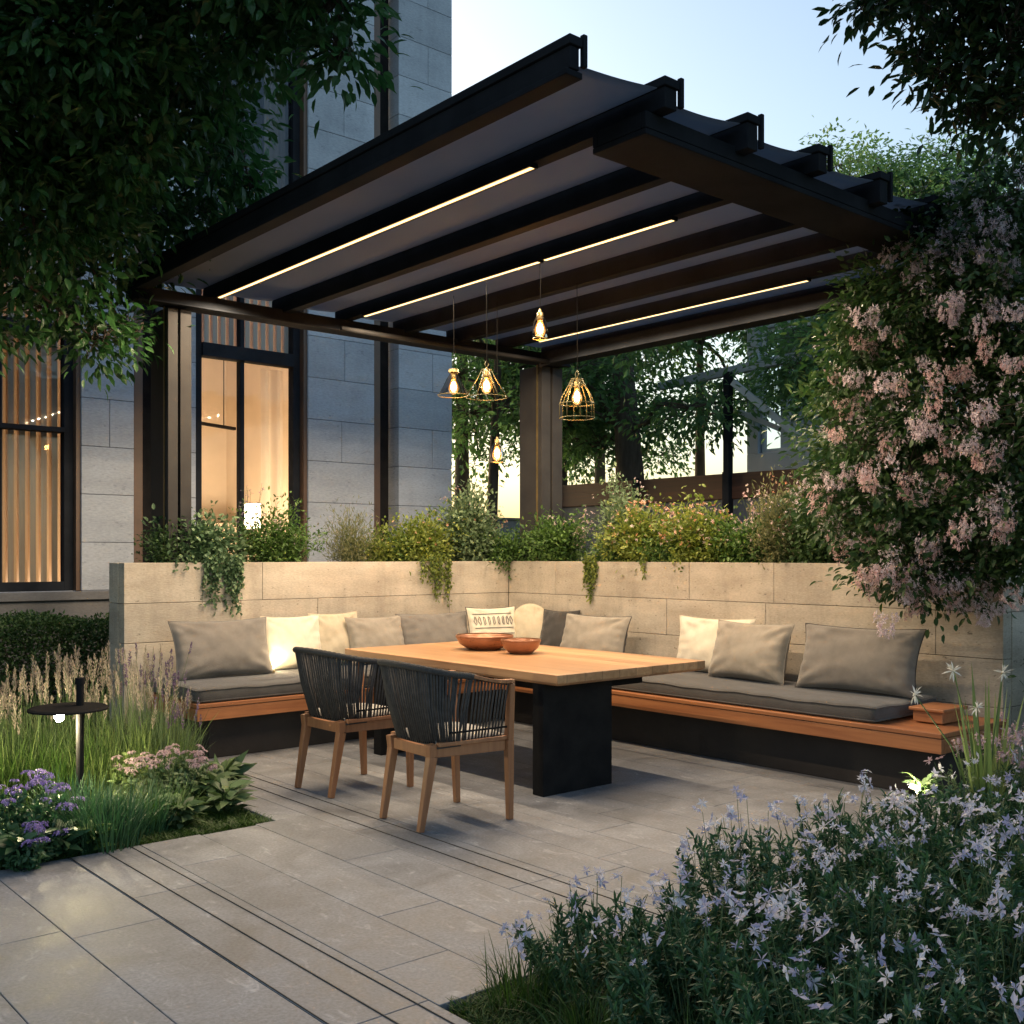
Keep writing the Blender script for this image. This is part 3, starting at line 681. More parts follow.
# ------------------------------------------------------------------ benches, cushions
bl = empty('bench', (4.7, 7.7, 0), label='short built-in bench with teak front rail along the left wall', cat='bench')
m = MB(); m.box(3.40, 6.10, 7.38, 8.195, 0, .30); m.build('base', M['darkbase'], bl, bevel=.006)
m = MB(); m.box(3.25, 6.12, 7.25, 7.29, .302, .392); m.box(3.25, 6.12, 7.245, 7.33, .396, .425); m.box(3.25, 3.29, 7.292, 8.19, .302, .392); m.box(3.25, 3.31, 7.332, 8.19, .396, .425)
m.build('front_rail', M['teakx'], bl, bevel=.004)
m = MB(); m.box(3.31, 6.6, 7.335, 8.19, .393, .42); m.build('seat', M['teakx'], bl)
br = empty('bench', (6.5, 5.5, 0), label='long built-in bench with teak front rail along the right wall', cat='bench')
m = MB(); m.box(6.25, 6.995, 3.30, 8.19, 0, .30); m.build('base', M['darkbase'], br, bevel=.006)
m = MB(); m.box(6.10, 6.14, 3.15, 7.24, .302, .392); m.box(6.095, 6.18, 3.15, 7.24, .396, .425); m.box(6.142, 6.99, 3.15, 3.19, .302, .392); m.box(6.182, 6.99, 3.15, 3.21, .396, .425)
m.build('front_rail', M['teak'], br, bevel=.004)
m = MB(); m.box(6.145, 6.99, 3.215, 7.33, .393, .42); m.build('seat', M['teak'], br)

def soft_box(name, x0, x1, y0, y1, z0, z1, mat, label, cat, seed=0, puff=.012):
    """box cushion: rounded edges, slightly crowned top, welted seams"""
    e = empty(name, ((x0 + x1) / 2, (y0 + y1) / 2, z0), label=label, cat=cat)
    rng = np.random.default_rng(seed); nx = max(6, int((x1 - x0) / .05)); ny = max(6, int((y1 - y0) / .05)); m = MB()
    cx, cy = (x0 + x1) / 2, (y0 + y1) / 2; hx, hy, hz = (x1 - x0) / 2, (y1 - y0) / 2, (z1 - z0) / 2
    prof = [(0, -1), (.992, -1), (1, -.86), (1.003, 0), (1, .84), (.985, 1), (.90, 1.04)]
    def ring(f, zf):
        ins = (1 - f) * min(hx, hy); pts = []
        r = .035
        for sx, sy in ((1, 1), (-1, 1), (-1, -1), (1, -1)):
            for k in range(4):
                a = {(1, 1): 0, (-1, 1): 90, (-1, -1): 180, (1, -1): 270}[(sx, sy)] + k * 30
                pts.append((cx + sx * (hx - r - ins) + r * math.cos(math.radians(a)), cy + sy * (hy - r - ins) + r * math.sin(math.radians(a)), z0 + hz + zf * hz))
        # subdivide long sides so that they can sag unevenly
        out = []
        for i, p0 in enumerate(pts):
            p1 = pts[(i + 1) % len(pts)]; d = math.hypot(p1[0] - p0[0], p1[1] - p0[1]); n = max(1, int(d / .08))
            for k in range(n):
                t = k / n; out.append((p0[0] + (p1[0] - p0[0]) * t, p0[1] + (p1[1] - p0[1]) * t, p0[2]))
        return out
    rings = []
    base = ring(1, -1); n = len(base)
    def R(off, z, sag=0):
        rr = []
        for i, (x, y, _) in enumerate(base):
            dx, dy = x - cx, y - cy
            fx = (hx - off) / hx; fy = (hy - off) / hy
            wob = .004 * math.sin(x * 9 + y * 7 + seed) + .003 * math.sin(x * 23 - y * 19)
            rr.append((cx + dx * fx, cy + dy * fy, z + wob * sag))
        return rr
    H = z1 - z0
    for off, z, sg in ((.02, z0, 0), (.004, z0 + .006, 0), (0, z0 + .02, .3), (-.006, z0 + H * .5, .6), (0, z1 - .02, 1), (.004, z1 - .008, 1), (.016, z1, 1), (.06, z1 + puff * .6, 1), (.14, z1 + puff, 1.4)):
        rings.append(R(off, z, sg))
    vs = [v for r in rings for v in r]
    fs = [(i * n + k, i * n + (k + 1) % n, (i + 1) * n + (k + 1) % n, (i + 1) * n + k) for i in range(len(rings) - 1) for k in range(n)]
    fs.append(tuple((len(rings) - 1) * n + k for k in range(n)))
    m.add(vs, fs); m.build('padding', mat, e, smooth=True)
    t = MB(); 
    for rz in (4, ): pass
    rr = R(-.001, z1 - .012, 1); t.tube(rr + [rr[0]], .005, 6, False)
    rr = R(-.001, z0 + .014, 0); t.tube(rr + [rr[0]], .005, 6, False)
    t.build('piping', mat, e, smooth=True)
    return e
soft_box('seat_cushion', 3.27, 6.12, 7.27, 8.16, .428, .53, M['seatfab'], 'charcoal seat cushion on the short left bench', 'seat cushion', 1)
soft_box('seat_cushion', 6.14, 6.96, 3.62, 8.15, .428, .53, M['seatfab'], 'long charcoal seat cushion on the right bench', 'seat cushion', 2)

def pillow(name, loc, rz, tilt, w_, h, t, mat, label, seed=0, roll=0, back=None, pattern=None, rnd=False):
    """scatter cushion; local x = width, z = height, y = thickness (front is -y)"""
    e = empty(name, loc, rz, label=label, cat='pillow', rx=0)
    n = 34; rng = random.Random(seed); ph = [rng.uniform(0, 6.28) for _ in range(8)]
    vsF, vsB = [], []
    ct, st = math.cos(tilt), math.sin(tilt); cr, sr = math.cos(roll), math.sin(roll)
    for j in range(n + 1):
        for i in range(n + 1):
            u = -1 + 2 * i / n; v = -1 + 2 * j / n
            if rnd:
                a = u * math.sqrt(1 - v * v / 2); b_ = v * math.sqrt(1 - u * u / 2); prof = max(0, 1 - (a * a + b_ * b_)) ** .5
            else:
                pinch = 1 - .075 * (1 - v * v) ** 1.0 * abs(u) ** 3; pinv = 1 - .085 * (1 - u * u) * abs(v) ** 3
                a = u * pinch; b_ = v * pinv; prof = (max(0, (1 - abs(u) ** 2.4)) * max(0, (1 - abs(v) ** 2.4))) ** .42
            x = a * w_ / 2; z = b_ * h / 2
            cor = (abs(u) * abs(v)) ** 1.5
            wr = .004 * math.sin(u * 5 + v * 3 + ph[0]) + .0018 * math.sin(v * 9 - u * 4 + ph[1]) + .0012 * math.sin(u * 17 + v * 8 + ph[2]) + .010 * math.sin((u - v) * 9 + ph[3]) * abs(u * v)
            wr += .009 * math.sin(u * 22 + ph[4]) * abs(v) ** 5 + .009 * math.sin(v * 19 + ph[5]) * abs(u) ** 5
            cr_ = (abs(u) * abs(v)); wr += .010 * math.sin(math.atan2(1.05 - abs(v), 1.05 - abs(u)) * 11 + ph[7] + (u > 0) * 2 + (v > 0)) * min(1, cr_ * 1.8) * (1 - cr_ ** 4)
            wr -= .026 * math.exp(-((u - .55 * math.cos(ph[6])) ** 2 * 6 + (v - .75) ** 2 * 5)) 
            z2 = z - .03 * h * (1 - prof) * 0
            for lst, s_ in ((vsF, -1), (vsB, 1)):
                y = s_ * prof * (t / 2 * (1.12 - .30 * v) + wr)
                X = x * cr - z2 * sr; Z = x * sr + z2 * cr + h / 2 * .93
                lst.append((X, y * ct + (Z) * st, Z * ct - y * st))
    zmin = min(p[2] for p in vsF + vsB)
    vsF = [(x, y, z - zmin) for x, y, z in vsF]; vsB = [(x, y, z - zmin) for x, y, z in vsB]
    W = n + 1
    m = MB(); m.add(vsF, [(j * W + i, j * W + i + 1, j * W + W + i + 1, j * W + W + i) for j in range(n) for i in range(n)])
    m.build('cover', mat, e, smooth=True, world=False)
    m = MB(); m.add(vsB, [(j * W + i, j * W + W + i, j * W + W + i + 1, j * W + i + 1) for j in range(n) for i in range(n)])
    m.build('back_cover', back or mat, e, smooth=True, world=False)
    edge = [vsF[i] for i in range(W)] + [vsF[j * W + n] for j in range(1, W)] + [vsF[n * W + i] for i in range(n - 1, -1, -1)] + [vsF[j * W] for j in range(n - 1, 0, -1)]
    m = MB(); m.tube(edge + [edge[0]], .004, 6, False); m.build('seam', back or mat, e, smooth=True, world=False)
    if pattern:
        m = MB()
        def pt(u, v, o=.006):
            i = int((u + 1) / 2 * n); j = int((v + 1) / 2 * n); x, y, z = vsF[j * W + i]; return (x, y - o, z)
        for a in range(9):
            u = -.72 + a * .18
            m.tube([pt(u + .05 * math.cos(k), .45 + .16 * math.sin(k) * 1.1) for k in np.linspace(0, 6.28, 9)], .0035, 5)
        for vv in (.15, .72, -.1): m.tube([pt(-.8 + k * .1, vv) for k in range(17)], .003, 5)
        m.build('stitching', pattern, e, world=False)
    return e
PI = math.pi
SZ = .54
# along the left bench: front faces -Y ; local -y is the front
pillow('pillow', (3.74, 7.80, SZ), 0.02, .30, .84, .47, .17, M['greyfab'], 'large dark grey pillow at the left end of the short bench', 1, back=M['slatefab'])
pillow('pillow', (4.42, 7.93, SZ), -.05, .22, .54, .46, .15, M['creamfab'], 'brightly lit cream pillow behind the large dark grey one', 2)
pillow('pillow', (4.86, 7.96, SZ), .08, .2, .52, .47, .14, M['sandfab'], 'sand pillow between the lit cream pillow and a grey one', 3)
pillow('pillow', (5.22, 7.86, SZ), .02, .26, .60, .43, .15, M['greigefab'], 'light grey pillow at the middle of the short bench', 4)
pillow('pillow', (5.86, 7.86, SZ), -.03, .26, .80, .44, .16, M['greyfab'], 'wide mid-grey pillow behind the far end of the table', 5)
pillow('pillow', (6.42, 7.72, SZ), -.25, .22, .52, .48, .14, M['creamfab'], 'white pillow with stitched pattern in the bench corner', 6, pattern=M['slatefab'], back=M['darkfab'])
pillow('pillow', (6.74, 7.58, SZ), -.75, .22, .42, .50, .16, M['sandfab'], 'round-topped tan pillow in the bench corner behind the small bowl', 7, rnd=True)
pillow('pillow', (6.80, 7.30, SZ), -1.30, .30, .40, .46, .12, M['darkfab'], 'small black pillow in the bench corner', 8)
# along the right bench: front faces -X => rotate -90
pillow('pillow', (6.68, 6.72, SZ), -PI / 2, .26, .82, .44, .16, M['greigefab'], 'grey pillow with dark back on the right bench beyond the table', 9, back=M['darkfab'])
pillow('pillow', (6.80, 5.45, SZ), -PI / 2 + .05, .16, .74, .46, .14, M['creamfab'], 'pale cream pillow at the middle of the right bench', 10)
pillow('pillow', (6.64, 5.0, SZ), -PI / 2 - .06, .28, .74, .46, .17, M['greigefab'], 'beige linen pillow leaning in front of the pale cream one', 11)
pillow('pillow', (6.62, 4.06, SZ), -PI / 2 + .04, .30, .92, .48, .18, M['greyfab'], 'largest taupe pillow at the near end of the right bench', 12, back=M['darkfab'])
e = empty('tray', (6.62, 3.42, .428), label='small teak tray box at the near end of the right bench', cat='tray')
m = MB(); m.box(6.42, 6.74, 3.30, 3.54, .500, .522); m.box(6.44, 6.72, 3.32, 3.52, .428, .498); m.build('box', M['teak'], e, bevel=.006)
e = empty('tray', (6.62, 7.0, SZ), label='pale clay dish stack on the right bench near the corner', cat='dish')
m = MB(); m.lathe([(0, 0), (.09, 0), (.16, .03), (.17, .045), (.155, .04), (0, .015)], (6.35, 7.25, .54), 28); m.lathe([(0, 0), (.07, 0), (.13, .03), (.14, .045), (.125, .04), (0, .015)], (6.35, 7.25, .58), 28)
m.build('dish', M['ceramic'], e, smooth=True); e.name = 'dish'
# little lamp tucked between the pillows
e = empty('puck_lamp', (4.20, 7.66, SZ), label='small glowing puck lamp hidden behind the large dark grey pillow', cat='lamp')
m = MB(); m.lathe([(0, 0), (.04, 0), (.042, .02), (.03, .024), (0, .024)], (4.14, 7.84, SZ), 20); m.build('housing', M['brass'], e)
m = MB(); m.lathe([(.028, 0), (.026, .012), (.001, .016)], (4.14, 7.84, SZ + .025), 20); m.build('lens', M['gardenbulb'], e, smooth=True)
lamp('puck_light', (4.22, 7.76, SZ + .13), .5 * LED, (1, .75, .42), .03, e)

# ------------------------------------------------------------------ table
tb = empty('dining_table', (5.1, 5.9, 0), label='long oak dining table with black slab legs under the pergola', cat='table')
TX0, TX1, TY0, TY1 = 4.40, 5.80, 4.70, 7.12
m = MB(); z1 = .77; z0 = .70; c = .03
m.add([(TX0 + c, TY0 + c, z0), (TX1 - c, TY0 + c, z0), (TX1 - c, TY1 - c, z0), (TX0 + c, TY1 - c, z0), (TX0, TY0, z0 + .018), (TX1, TY0, z0 + .018), (TX1, TY1, z0 + .018), (TX0, TY1, z0 + .018),
       (TX0, TY0, z1), (TX1, TY0, z1), (TX1, TY1, z1), (TX0, TY1, z1)],
      [(3, 2, 1, 0), (0, 1, 5, 4), (1, 2, 6, 5), (2, 3, 7, 6), (3, 0, 4, 7), (4, 5, 9, 8), (5, 6, 10, 9), (6, 7, 11, 10), (7, 4, 8, 11), (8, 9, 10, 11)])
m.build('tabletop', M['table'], tb, bevel=.004)
for y in (4.86, 6.66):
    m = MB(); m.box(4.43, 5.04, y, y + .10, 0, .698); m.build('leg', M['blackmetal'], tb, bevel=.004)
m = MB(); m.box(4.65, 5.45, 4.965, 6.655, .62, .695); m.build('support_rail', M['blackmetal'], tb, bevel=.004)
def bowl(x, y, r, h, label, sx=1.0, sy=1.0, dk=1):
    e = empty('bowl', (x, y, .771), label=label, cat='bowl')
    m = MB(); pr = [(0, 0), (r * .52, 0), (r * .60, .008), (r * .86, h * .42), (r, h * .93), (r * .985, h), (r * .955, h), (r * .93, h * .9), (r * .8, h * .42), (r * .5, .016), (0, .012)]
    m.lathe(pr, (x, y, .771), 56, sx, sy); o = m.build('shell', M['copper'], e, smooth=True)
    m = MB(); m.lathe([(r * .958, h + .001), (r * .988, h + .001), (r * .99, h * .93), (r * 1.004, h * .93), (r * .985, h + .006), (r * .955, h + .005)], (x, y, .771), 56, sx, sy); m.build('rim', M['copper'], e, smooth=True)
    return e
bowl(5.20, 6.38, .225, .105, 'larger wide copper bowl on the table, at the left')
bowl(5.18, 5.93, .15, .10, 'smaller copper bowl on the table, at the right')

# ------------------------------------------------------------------ chairs
def make_chair():
    e = empty('armchair', (0, 0, 0), label='x', cat='chair', group='rope-backed armchairs at the table')
    # bottom and top rail curves of the woven shell
    def curve(t, w_, xb, xf):
        """t in -1..1, from near arm tip round the back to far arm tip"""
        s = abs(t); sg = -1 if t < 0 else 1
        if s > .55: k = (s - .55) / .45; return (-.04 + (xf + .04) * k, sg * w_)
        a = s / .55 * math.pi / 2
        cx = math.cos(a); sx = math.sin(a)
        return (-.04 - (xb - .04) * cx ** .75, sg * w_ * sx ** .75)
    zt = lambda t: .785 + .115 * (0.5 + .5 * math.cos(min(1, abs(t) / .95) * math.pi)) ** .8
    def top(t, dz=0): x, y = curve(t, .292, .345, .262); return Vector((x, y, zt(t) + dz))
    def bot(t, dz=0): x, y = curve(t, .248, .235, .262); return Vector((x, y, .455 + dz))
    # legs: front ones run up to the arms
    for sy in (-1, 1):
        l = MB(); l.bar((.262 + .012, sy * .262, 0), (.262, sy * .270, .455), .034, .034, w2=.046, h2=.046); l.bar((.262, sy * .270, .455), (.262, sy * .292, .775), .046, .040, w2=.036, h2=.034)
        l.build('leg', M['chairwood'], e, world=False, bevel=.005)
        l = MB(); l.bar((-.285, sy * .195, 0), (-.215, sy * .20, .40), .034, .034, w2=.05, h2=.05); l.bar((-.215, sy * .20, .40), (-.222, sy * .205, .47), .05, .05)
        l.build('leg', M['chairwood'], e, world=False, bevel=.005)
    f = MB()
    for sy in (-1, 1): f.bar((-.19, sy * .205, .425), (.24, sy * .255, .425), .026, .06)
    f.bar((-.215, -.175, .425), (-.215, .175, .425), .026, .06); f.bar((.262, -.24, .425), (.262, .24, .425), .026, .06)
    f.build('seat_frame', M['chairwood'], e, world=False, bevel=.004)
    for sy in (-1, 1):
        f = MB(); f.bar((-.2, sy * .235, .468), (.262, sy * .262, .468), .035, .022); f.build('side_rail', M['chairwood'], e, world=False, bevel=.004)
    s = MB(); s.box(-.20, .25, -.235, .235, .445, .455); s.build('seat', M['darkfab'], e, world=False)
    c = MB(); n = 14; vs = []
    for j in range(n + 1):
        for i in range(n + 1):
            u = -1 + 2 * i / n; v = -1 + 2 * j / n; r = (max(0, 1 - u ** 4) * max(0, 1 - v ** 4)) ** .35
            vs.append((.03 + u * .22, v * .22 * (1 + .06 * u), .485 + .028 * r))
    W = n + 1; k0 = len(vs); vs += [(x, y, .458) for x, y, z in vs]
    fs = [(j * W + i, j * W + i + 1, j * W + W + i + 1, j * W + W + i) for j in range(n) for i in range(n)]
    rim = [i for i in range(W)] + [j * W + n for j in range(1, W)] + [n * W + i for i in range(n - 1, -1, -1)] + [j * W for j in range(n - 1, 0, -1)]
    fs += [(rim[k], k0 + rim[k], k0 + rim[(k + 1) % len(rim)], rim[(k + 1) % len(rim)]) for k in range(len(rim))]
    c.add(vs, fs); c.build('seat_pad', M['cushlight'], e, world=False, smooth=True)
    ts = np.linspace(-.985, .985, 60)
    f = MB(); f.tube([top(t) for t in np.linspace(-1, 1, 50)], .009, 8); f.tube([bot(t, .02) for t in np.linspace(-1, 1, 50)], .008, 8)
    f.build('shell_frame', M['blackmetal'], e, world=False, smooth=True)
    f = MB()
    for sg in (-1, 1): 
        pts = [top(sg * t, .004) for t in np.linspace(.60, 1.02, 10)]
        for a, b_ in zip(pts, pts[1:]): f.bar(a, b_, .042, .020)
    f.build('armrest', M['chairwood'], e, world=False, bevel=.003)
    f = MB(); f.tube([top(t, .002) for t in np.linspace(-.63, .63, 60)], [.017 + .0025 * (i % 2) for i in range(60)], 10)
    f.build('rope_wrap', M['ropewrap'], e, world=False, smooth=True)
    r = MB(); k = 0; rr = random.Random(5)
    t = -.97
    while t < .975:
        back = abs(t) < .62
        dt = .023 if back else .034
        tb_ = t * .96 + rr.uniform(-.004, .004)
        a = bot(tb_, .012); b_ = top(t, 0)
        mid = a.lerp(b_, .5) + Vector((-.012 if back else 0, 0, 0))
        w_ = .0062 if back else .0055
        r.tube([a, mid, b_], w_, 6, True, rr.random())
        # a second strand crossing slightly behind in the back
        if back and k % 4 == 0:
            a2 = bot(tb_ * .93 + .012, .012); r.tube([a2 + Vector((.010, 0, 0)), b_ + Vector((.010, 0, 0))], w_, 6, True, rr.random())
        t += dt; k += 1
    r.build('woven_rope', M['rope'], e, world=False, smooth=True)
    f = MB()
    for sy in (-1, 1): f.tube([(-.14, sy * .262, .53), (.10, sy * .272, .53), (.255, sy * .275, .53)], .006, 6)
    f.build('side_wire', M['blackmetal'], e, world=False)
    return e
ch = make_chair(); ch.location = (3.66, 4.86, 0); ch.rotation_euler.z = -.05; ch['label'] = 'nearer charcoal rope armchair with wooden legs, beside the slab leg'
c2 = copy_tree(ch); c2.location = (3.70, 5.90, 0); c2.rotation_euler.z = .03; c2['label'] = 'farther charcoal rope armchair, left of the nearer one'

# ------------------------------------------------------------------ pendants
def pendant(kind, px, py, d, label, top_z=3.6, sc=1.0):
    """py = bulb centre"""
    P = at(px, py, d); e = empty('pendant_lamp', (P[0], P[1], P[2]), label=label, cat='pendant lamp', group='bulb pendants over the table')
    c = MB(); c.tube([(0, 0, .11 * sc), (.004, 0, .3), (0, 0, top_z - P[2])], .0025, 6); c.build('cord', M['cord'], e, world=False)
    s = MB(); s.lathe([(0, .135), (.008, .135), (.012, .115), (.021, .11), (.023, .065), (.017, .05), (0, .05)], (0, 0, 0), 18); s.build('socket', M['brass'], e, world=False, smooth=True)
    g = MB(); g.lathe([(.016, .055), (.024, .035), (.038, .0), (.040, -.022), (.031, -.05), (.013, -.064), (.0005, -.068)], (0, 0, 0), 24); g.build('bulb', M['glowglass'], e, world=False, smooth=True)
    f = MB(); f.lathe([(.0005, .040), (.014, .026), (.021, .0), (.019, -.026), (.0005, -.042)], (0, 0, 0), 14); f.build('filament', M['filament'], e, world=False, smooth=True)
    w_ = .0035
    def ring(m, r, z, n=36): m.tube([(r * math.cos(2 * PI * k / n), r * math.sin(2 * PI * k / n), z) for k in range(n + 1)], w_, 6, False)
    if kind == 'cage':
        m = MB(); ring(m, .065, .085); ring(m, .045, .13); ring(m, .135, -.06); ring(m, .135, -.17)
        for k in range(8):
            a = 2 * PI * k / 8 + .2; x, y = math.cos(a), math.sin(a)
            m.tube([(.045 * x, .045 * y, .13), (.065 * x, .065 * y, .085), (.115 * x, .115 * y, 0), (.135 * x, .135 * y, -.06), (.135 * x, .135 * y, -.17)], w_, 6)
        m.tube([(0, 0, .13), (0, .02, .17), (0, 0, .2), (0, -.02, .17), (0, 0, .135)], .004, 6)
        m.build('cage', M['wire'], e, world=False, smooth=True)
    elif kind == 'cone':
        m = MB(); ring(m, .035, .12); ring(m, .16, -.095)
        for k in range(6):
            a = 2 * PI * k / 6 + .4; x, y = math.cos(a), math.sin(a)
            m.tube([(.035 * x, .035 * y, .12), (.07 * x, .07 * y, .05), (.16 * x, .16 * y, -.095)], w_, 6)
        m.tube([(0, 0, .13), (.02, 0, .16), (0, 0, .19), (-.02, 0, .16), (0, 0, .135)], .004, 6)
        m.build('cage', M['wire'], e, world=False, smooth=True)
    elif kind == 'glasscone':
        m = MB(); m.lathe([(.03, .10), (.06, .05), (.125, -.075)], (0, 0, 0), 32); m.build('glass_shade', M['bulbglass'], e, world=False, smooth=True)
        m = MB(); ring(m, .126, -.076); m.lathe([(.0, .14), (.04, .135), (.045, .11), (.0, .11)], (0, 0, 0), 20); m.build('shade_rim', M['brass'], e, world=False)
    elif kind == 'dome':
        m = MB(); m.lathe([(.02, .09), (.045, .05), (.058, -.02), (.052, -.075)], (0, 0, 0), 32); m.build('glass_shade', M['bulbglass'], e, world=False, smooth=True)
        m = MB(); ring(m, .053, -.076); m.build('shade_rim', M['brass'], e, world=False)
    lamp('bulb_light', (P[0], P[1], P[2]), 3.0 * LED, (1, .55, .22), .03, e)
    return e
pendant('glasscone', 453.5, 386, 8.6, 'clear glass cone pendant bulb, leftmost of the hanging lamps')
pendant('cone', 486.5, 385, 8.2, 'open wire cone pendant, second from the left')
pendant('dome', 497, 453, 8.8, 'lowest hanging pendant bulb in a small glass dome')
pendant('dome', 540, 328, 7.6, 'highest pendant bulb, close under the rafters')
pendant('cage', 577, 396, 8.2, 'bell shaped brass wire cage pendant beside the corner column')

# ------------------------------------------------------------------ plants
def bush(name, label, c, rad, n, ls, mat, flowers=None, base_z=None, lw=.55, up=.35, seed=0, group=None, trail=None, cat='shrub', roundish=False, stems=40, parts_name='foliage'):
    """leaf clusters on stems inside a ragged ellipsoid; flowers = (material, count, size, spread)"""
    rng = np.random.default_rng(seed); c = np.array(c, float); rad = np.array(rad, float)
    if base_z and 1.3 < base_z < 1.4: rad = rad * np.array([1.15, 1., 1.35]); c = c + np.array([0, 0, .06]); n = int(n * 1.5); ls = ls * 1.15
    bz = base_z if base_z is not None else c[2] - rad[2]
    e = empty(name, (c[0], c[1], bz), label=label, cat=cat, group=group)
    ends = c + rball(stems, rng, .35) * rad * rng.uniform(.55, 1.32, (stems, 1)); ends[:, 2] = np.maximum(ends[:, 2], bz + .04)
    st = MB(); base = np.array([c[0], c[1], bz])
    L = Leaves(); per = max(3, n // stems)
    for q in ends:
        b0 = base + np.array([rng.uniform(-1, 1) * rad[0] * .35, rng.uniform(-1, 1) * rad[1] * .35, 0]); mid = b0 * .45 + q * .55 + np.array([0, 0, .25 * rad[2]])
        st.tube([b0, mid, q], [.004, .003, .0015], 4, False)
        t = rng.random(per) ** .6; 
        P = (1 - t)[:, None] ** 2 * b0 + 2 * (t * (1 - t))[:, None] * mid + (t ** 2)[:, None] * q
        P = P + rng.normal(0, 1, (per, 3)) * ls * 1.3
        D = nrm(P - c) * .6 + rng.normal(0, .6, (per, 3)) + np.array([0, 0, up])
        L.add(P, D, ls * rng.uniform(.6, 1.25, per), ls * lw * rng.uniform(.7, 1.2, per), roundish=roundish, rng=rng)
    if trail:
        for (tx, ty, length, k, spread) in trail:
            for s in range(k):
                x = tx + rng.uniform(-spread, spread); y = ty + rng.uniform(-.03, .02) if abs(spread) else ty
                if trail and name.endswith('_y'): pass
                ln = length * rng.uniform(.35, 1); npt = max(3, int(ln / .03))
                pts = [np.array([x, y, WT + .02 + rng.uniform(0, .05)])]
                for i in range(npt): pts.append(pts[-1] + np.array([rng.normal(0, .008), rng.normal(0, .004), -.03]))
                pts = np.array(pts); st.tube(pts[::2], .0016, 4, False)
                per2 = 2; P = np.repeat(pts, per2, 0) + rng.normal(0, .008, (len(pts) * per2, 3))
                D = rng.normal(0, .8, (len(P), 3)) + np.array([0, 0, -.6])
                L.add(P, D, ls * .85 * rng.uniform(.6, 1.1, len(P)), ls * lw * .8, rng=rng, roundish=roundish)
    L.build(parts_name, mat, e); st.build('stem', M['stem'], e)
    if flowers:
        for fm, cnt, fs, zlo in flowers:
            F = Leaves()
            q = c + rball(cnt, rng, .9) * rad * 1.04; q = q[q[:, 2] > c[2] + rad[2] * (zlo - .25)]
            for p_ in q:
                star(F, p_, fs * rng.uniform(.7, 1.2), 5, rng)
            o = F.build('blossom', fm, e)
    return e
def star(F, p, s, k, rng, tilt=None, var=None):
    """a small open flower of k petals"""
    nrmv = rng.normal(0, .5, 3) + np.array([-.35, -.35, .5]) if tilt is None else np.array(tilt); nrmv = nrmv / np.linalg.norm(nrmv)
    a = np.cross(nrmv, [0.3, .1, 1.]); a /= np.linalg.norm(a); b_ = np.cross(nrmv, a)
    th = 2 * PI * np.arange(k) / k + rng.random() * 6
    D = np.cos(th)[:, None] * a + np.sin(th)[:, None] * b_ + nrmv * .25
    F.add(np.tile(p, (k, 1)), D, s * .5 * rng.uniform(.85, 1.1, k), s * .24, curl=.1, rng=rng, roundish=False, var=(rng.random() if var is None else var))

# planter plants, left to right. (pixel, distance) only set where each grows
def on_left(px): # point over the left planter trough
    u = (px - 512) / 1062; Y = 8.5; d = Y / (.759 - .652 * u); return d * (.652 + .759 * u), Y
def on_right(px):
    u = (px - 512) / 1062; X = 7.33; d = X / (.652 + .759 * u); return X, d * (.759 - .652 * u)
x, y = on_left(182)
bush('ivy', 'trailing grey-green ivy spilling over the left end of the planter', (x + .12, 8.42, 1.56), (.36, .24, .18), 3000, .042, G['ivy'], base_z=1.36, seed=1, lw=.75, cat='plant', roundish=True, stems=70,
     trail=[(x + .22, 8.17, .48, 26, .16), (x + .30, 8.17, .30, 12, .10), (x, 8.17, .14, 10, .2)])
x, y = on_left(158)
bush('shrub', 'small dark shrub at the foot of the left pergola column', (x, 8.40, 1.50), (.14, .15, .15), 700, .035, G['deep'], base_z=1.36, seed=2)
x, y = on_left(275)
bush('shrub', 'rounded dark green shrub with pink specks under the lit window', (x, 8.5, 1.58), (.40, .22, .24), 3600, .034, G['green'], base_z=1.36, seed=3, flowers=[(G['mauve'], 40, .026, .3)], roundish=True, stems=80)
def stalks(name, label, c, n, h, spread, mat_f, fs, seed, base_z=1.36, kf=6, lean=.12, leafm=None, cat='plant', group=None):
    rng = np.random.default_rng(seed); e = empty(name, (c[0], c[1], base_z), label=label, cat=cat, group=group); st = MB(); F = Leaves(); L = Leaves()
    for i in range(n):
        b0 = np.array([c[0] + rng.uniform(-.3, .3) * spread, c[1] + rng.uniform(-.3, .3) * spread, base_z]); hh = h * rng.uniform(.7, 1.05)
        q = b0 + np.array([rng.normal(0, 1) * spread * .6, rng.normal(0, .5) * spread * .6, hh]); mid = (b0 + q) / 2 + np.array([rng.normal(0, .02), 0, hh * .08])
        ts = np.linspace(0, 1, 6); pts = [(1 - t) ** 2 * b0 + 2 * t * (1 - t) * mid + t * t * q for t in ts]
        st.tube(pts, [.0028, .0026, .0022, .002, .0016, .0012], 4, False)
        for j in range(kf):
            t = rng.uniform(.5, 1.02); p_ = (1 - t) ** 2 * b0 + 2 * t * (1 - t) * mid + t * t * q
            s_ = p_ + np.array([rng.normal(0, .03), rng.normal(0, .02), rng.uniform(-.01, .03)]); st.tube([p_, s_], .001, 3, False); star(F, s_, fs * rng.uniform(.6, 1.2), 5, rng)
        k = 14; t = rng.uniform(.05, .8, k)[:, None]; P = (1 - t) ** 2 * b0 + 2 * t * (1 - t) * mid + t * t * q
        L.add(P, rng.normal(0, 1, (k, 3)) + [0, 0, .4], .035, .012, rng=rng, roundish=False)
    st.build('stem', M['stem'], e); F.build('blossom', mat_f, e); L.build('foliage', leafm or G['green'], e); return e
x, y = on_left(240)
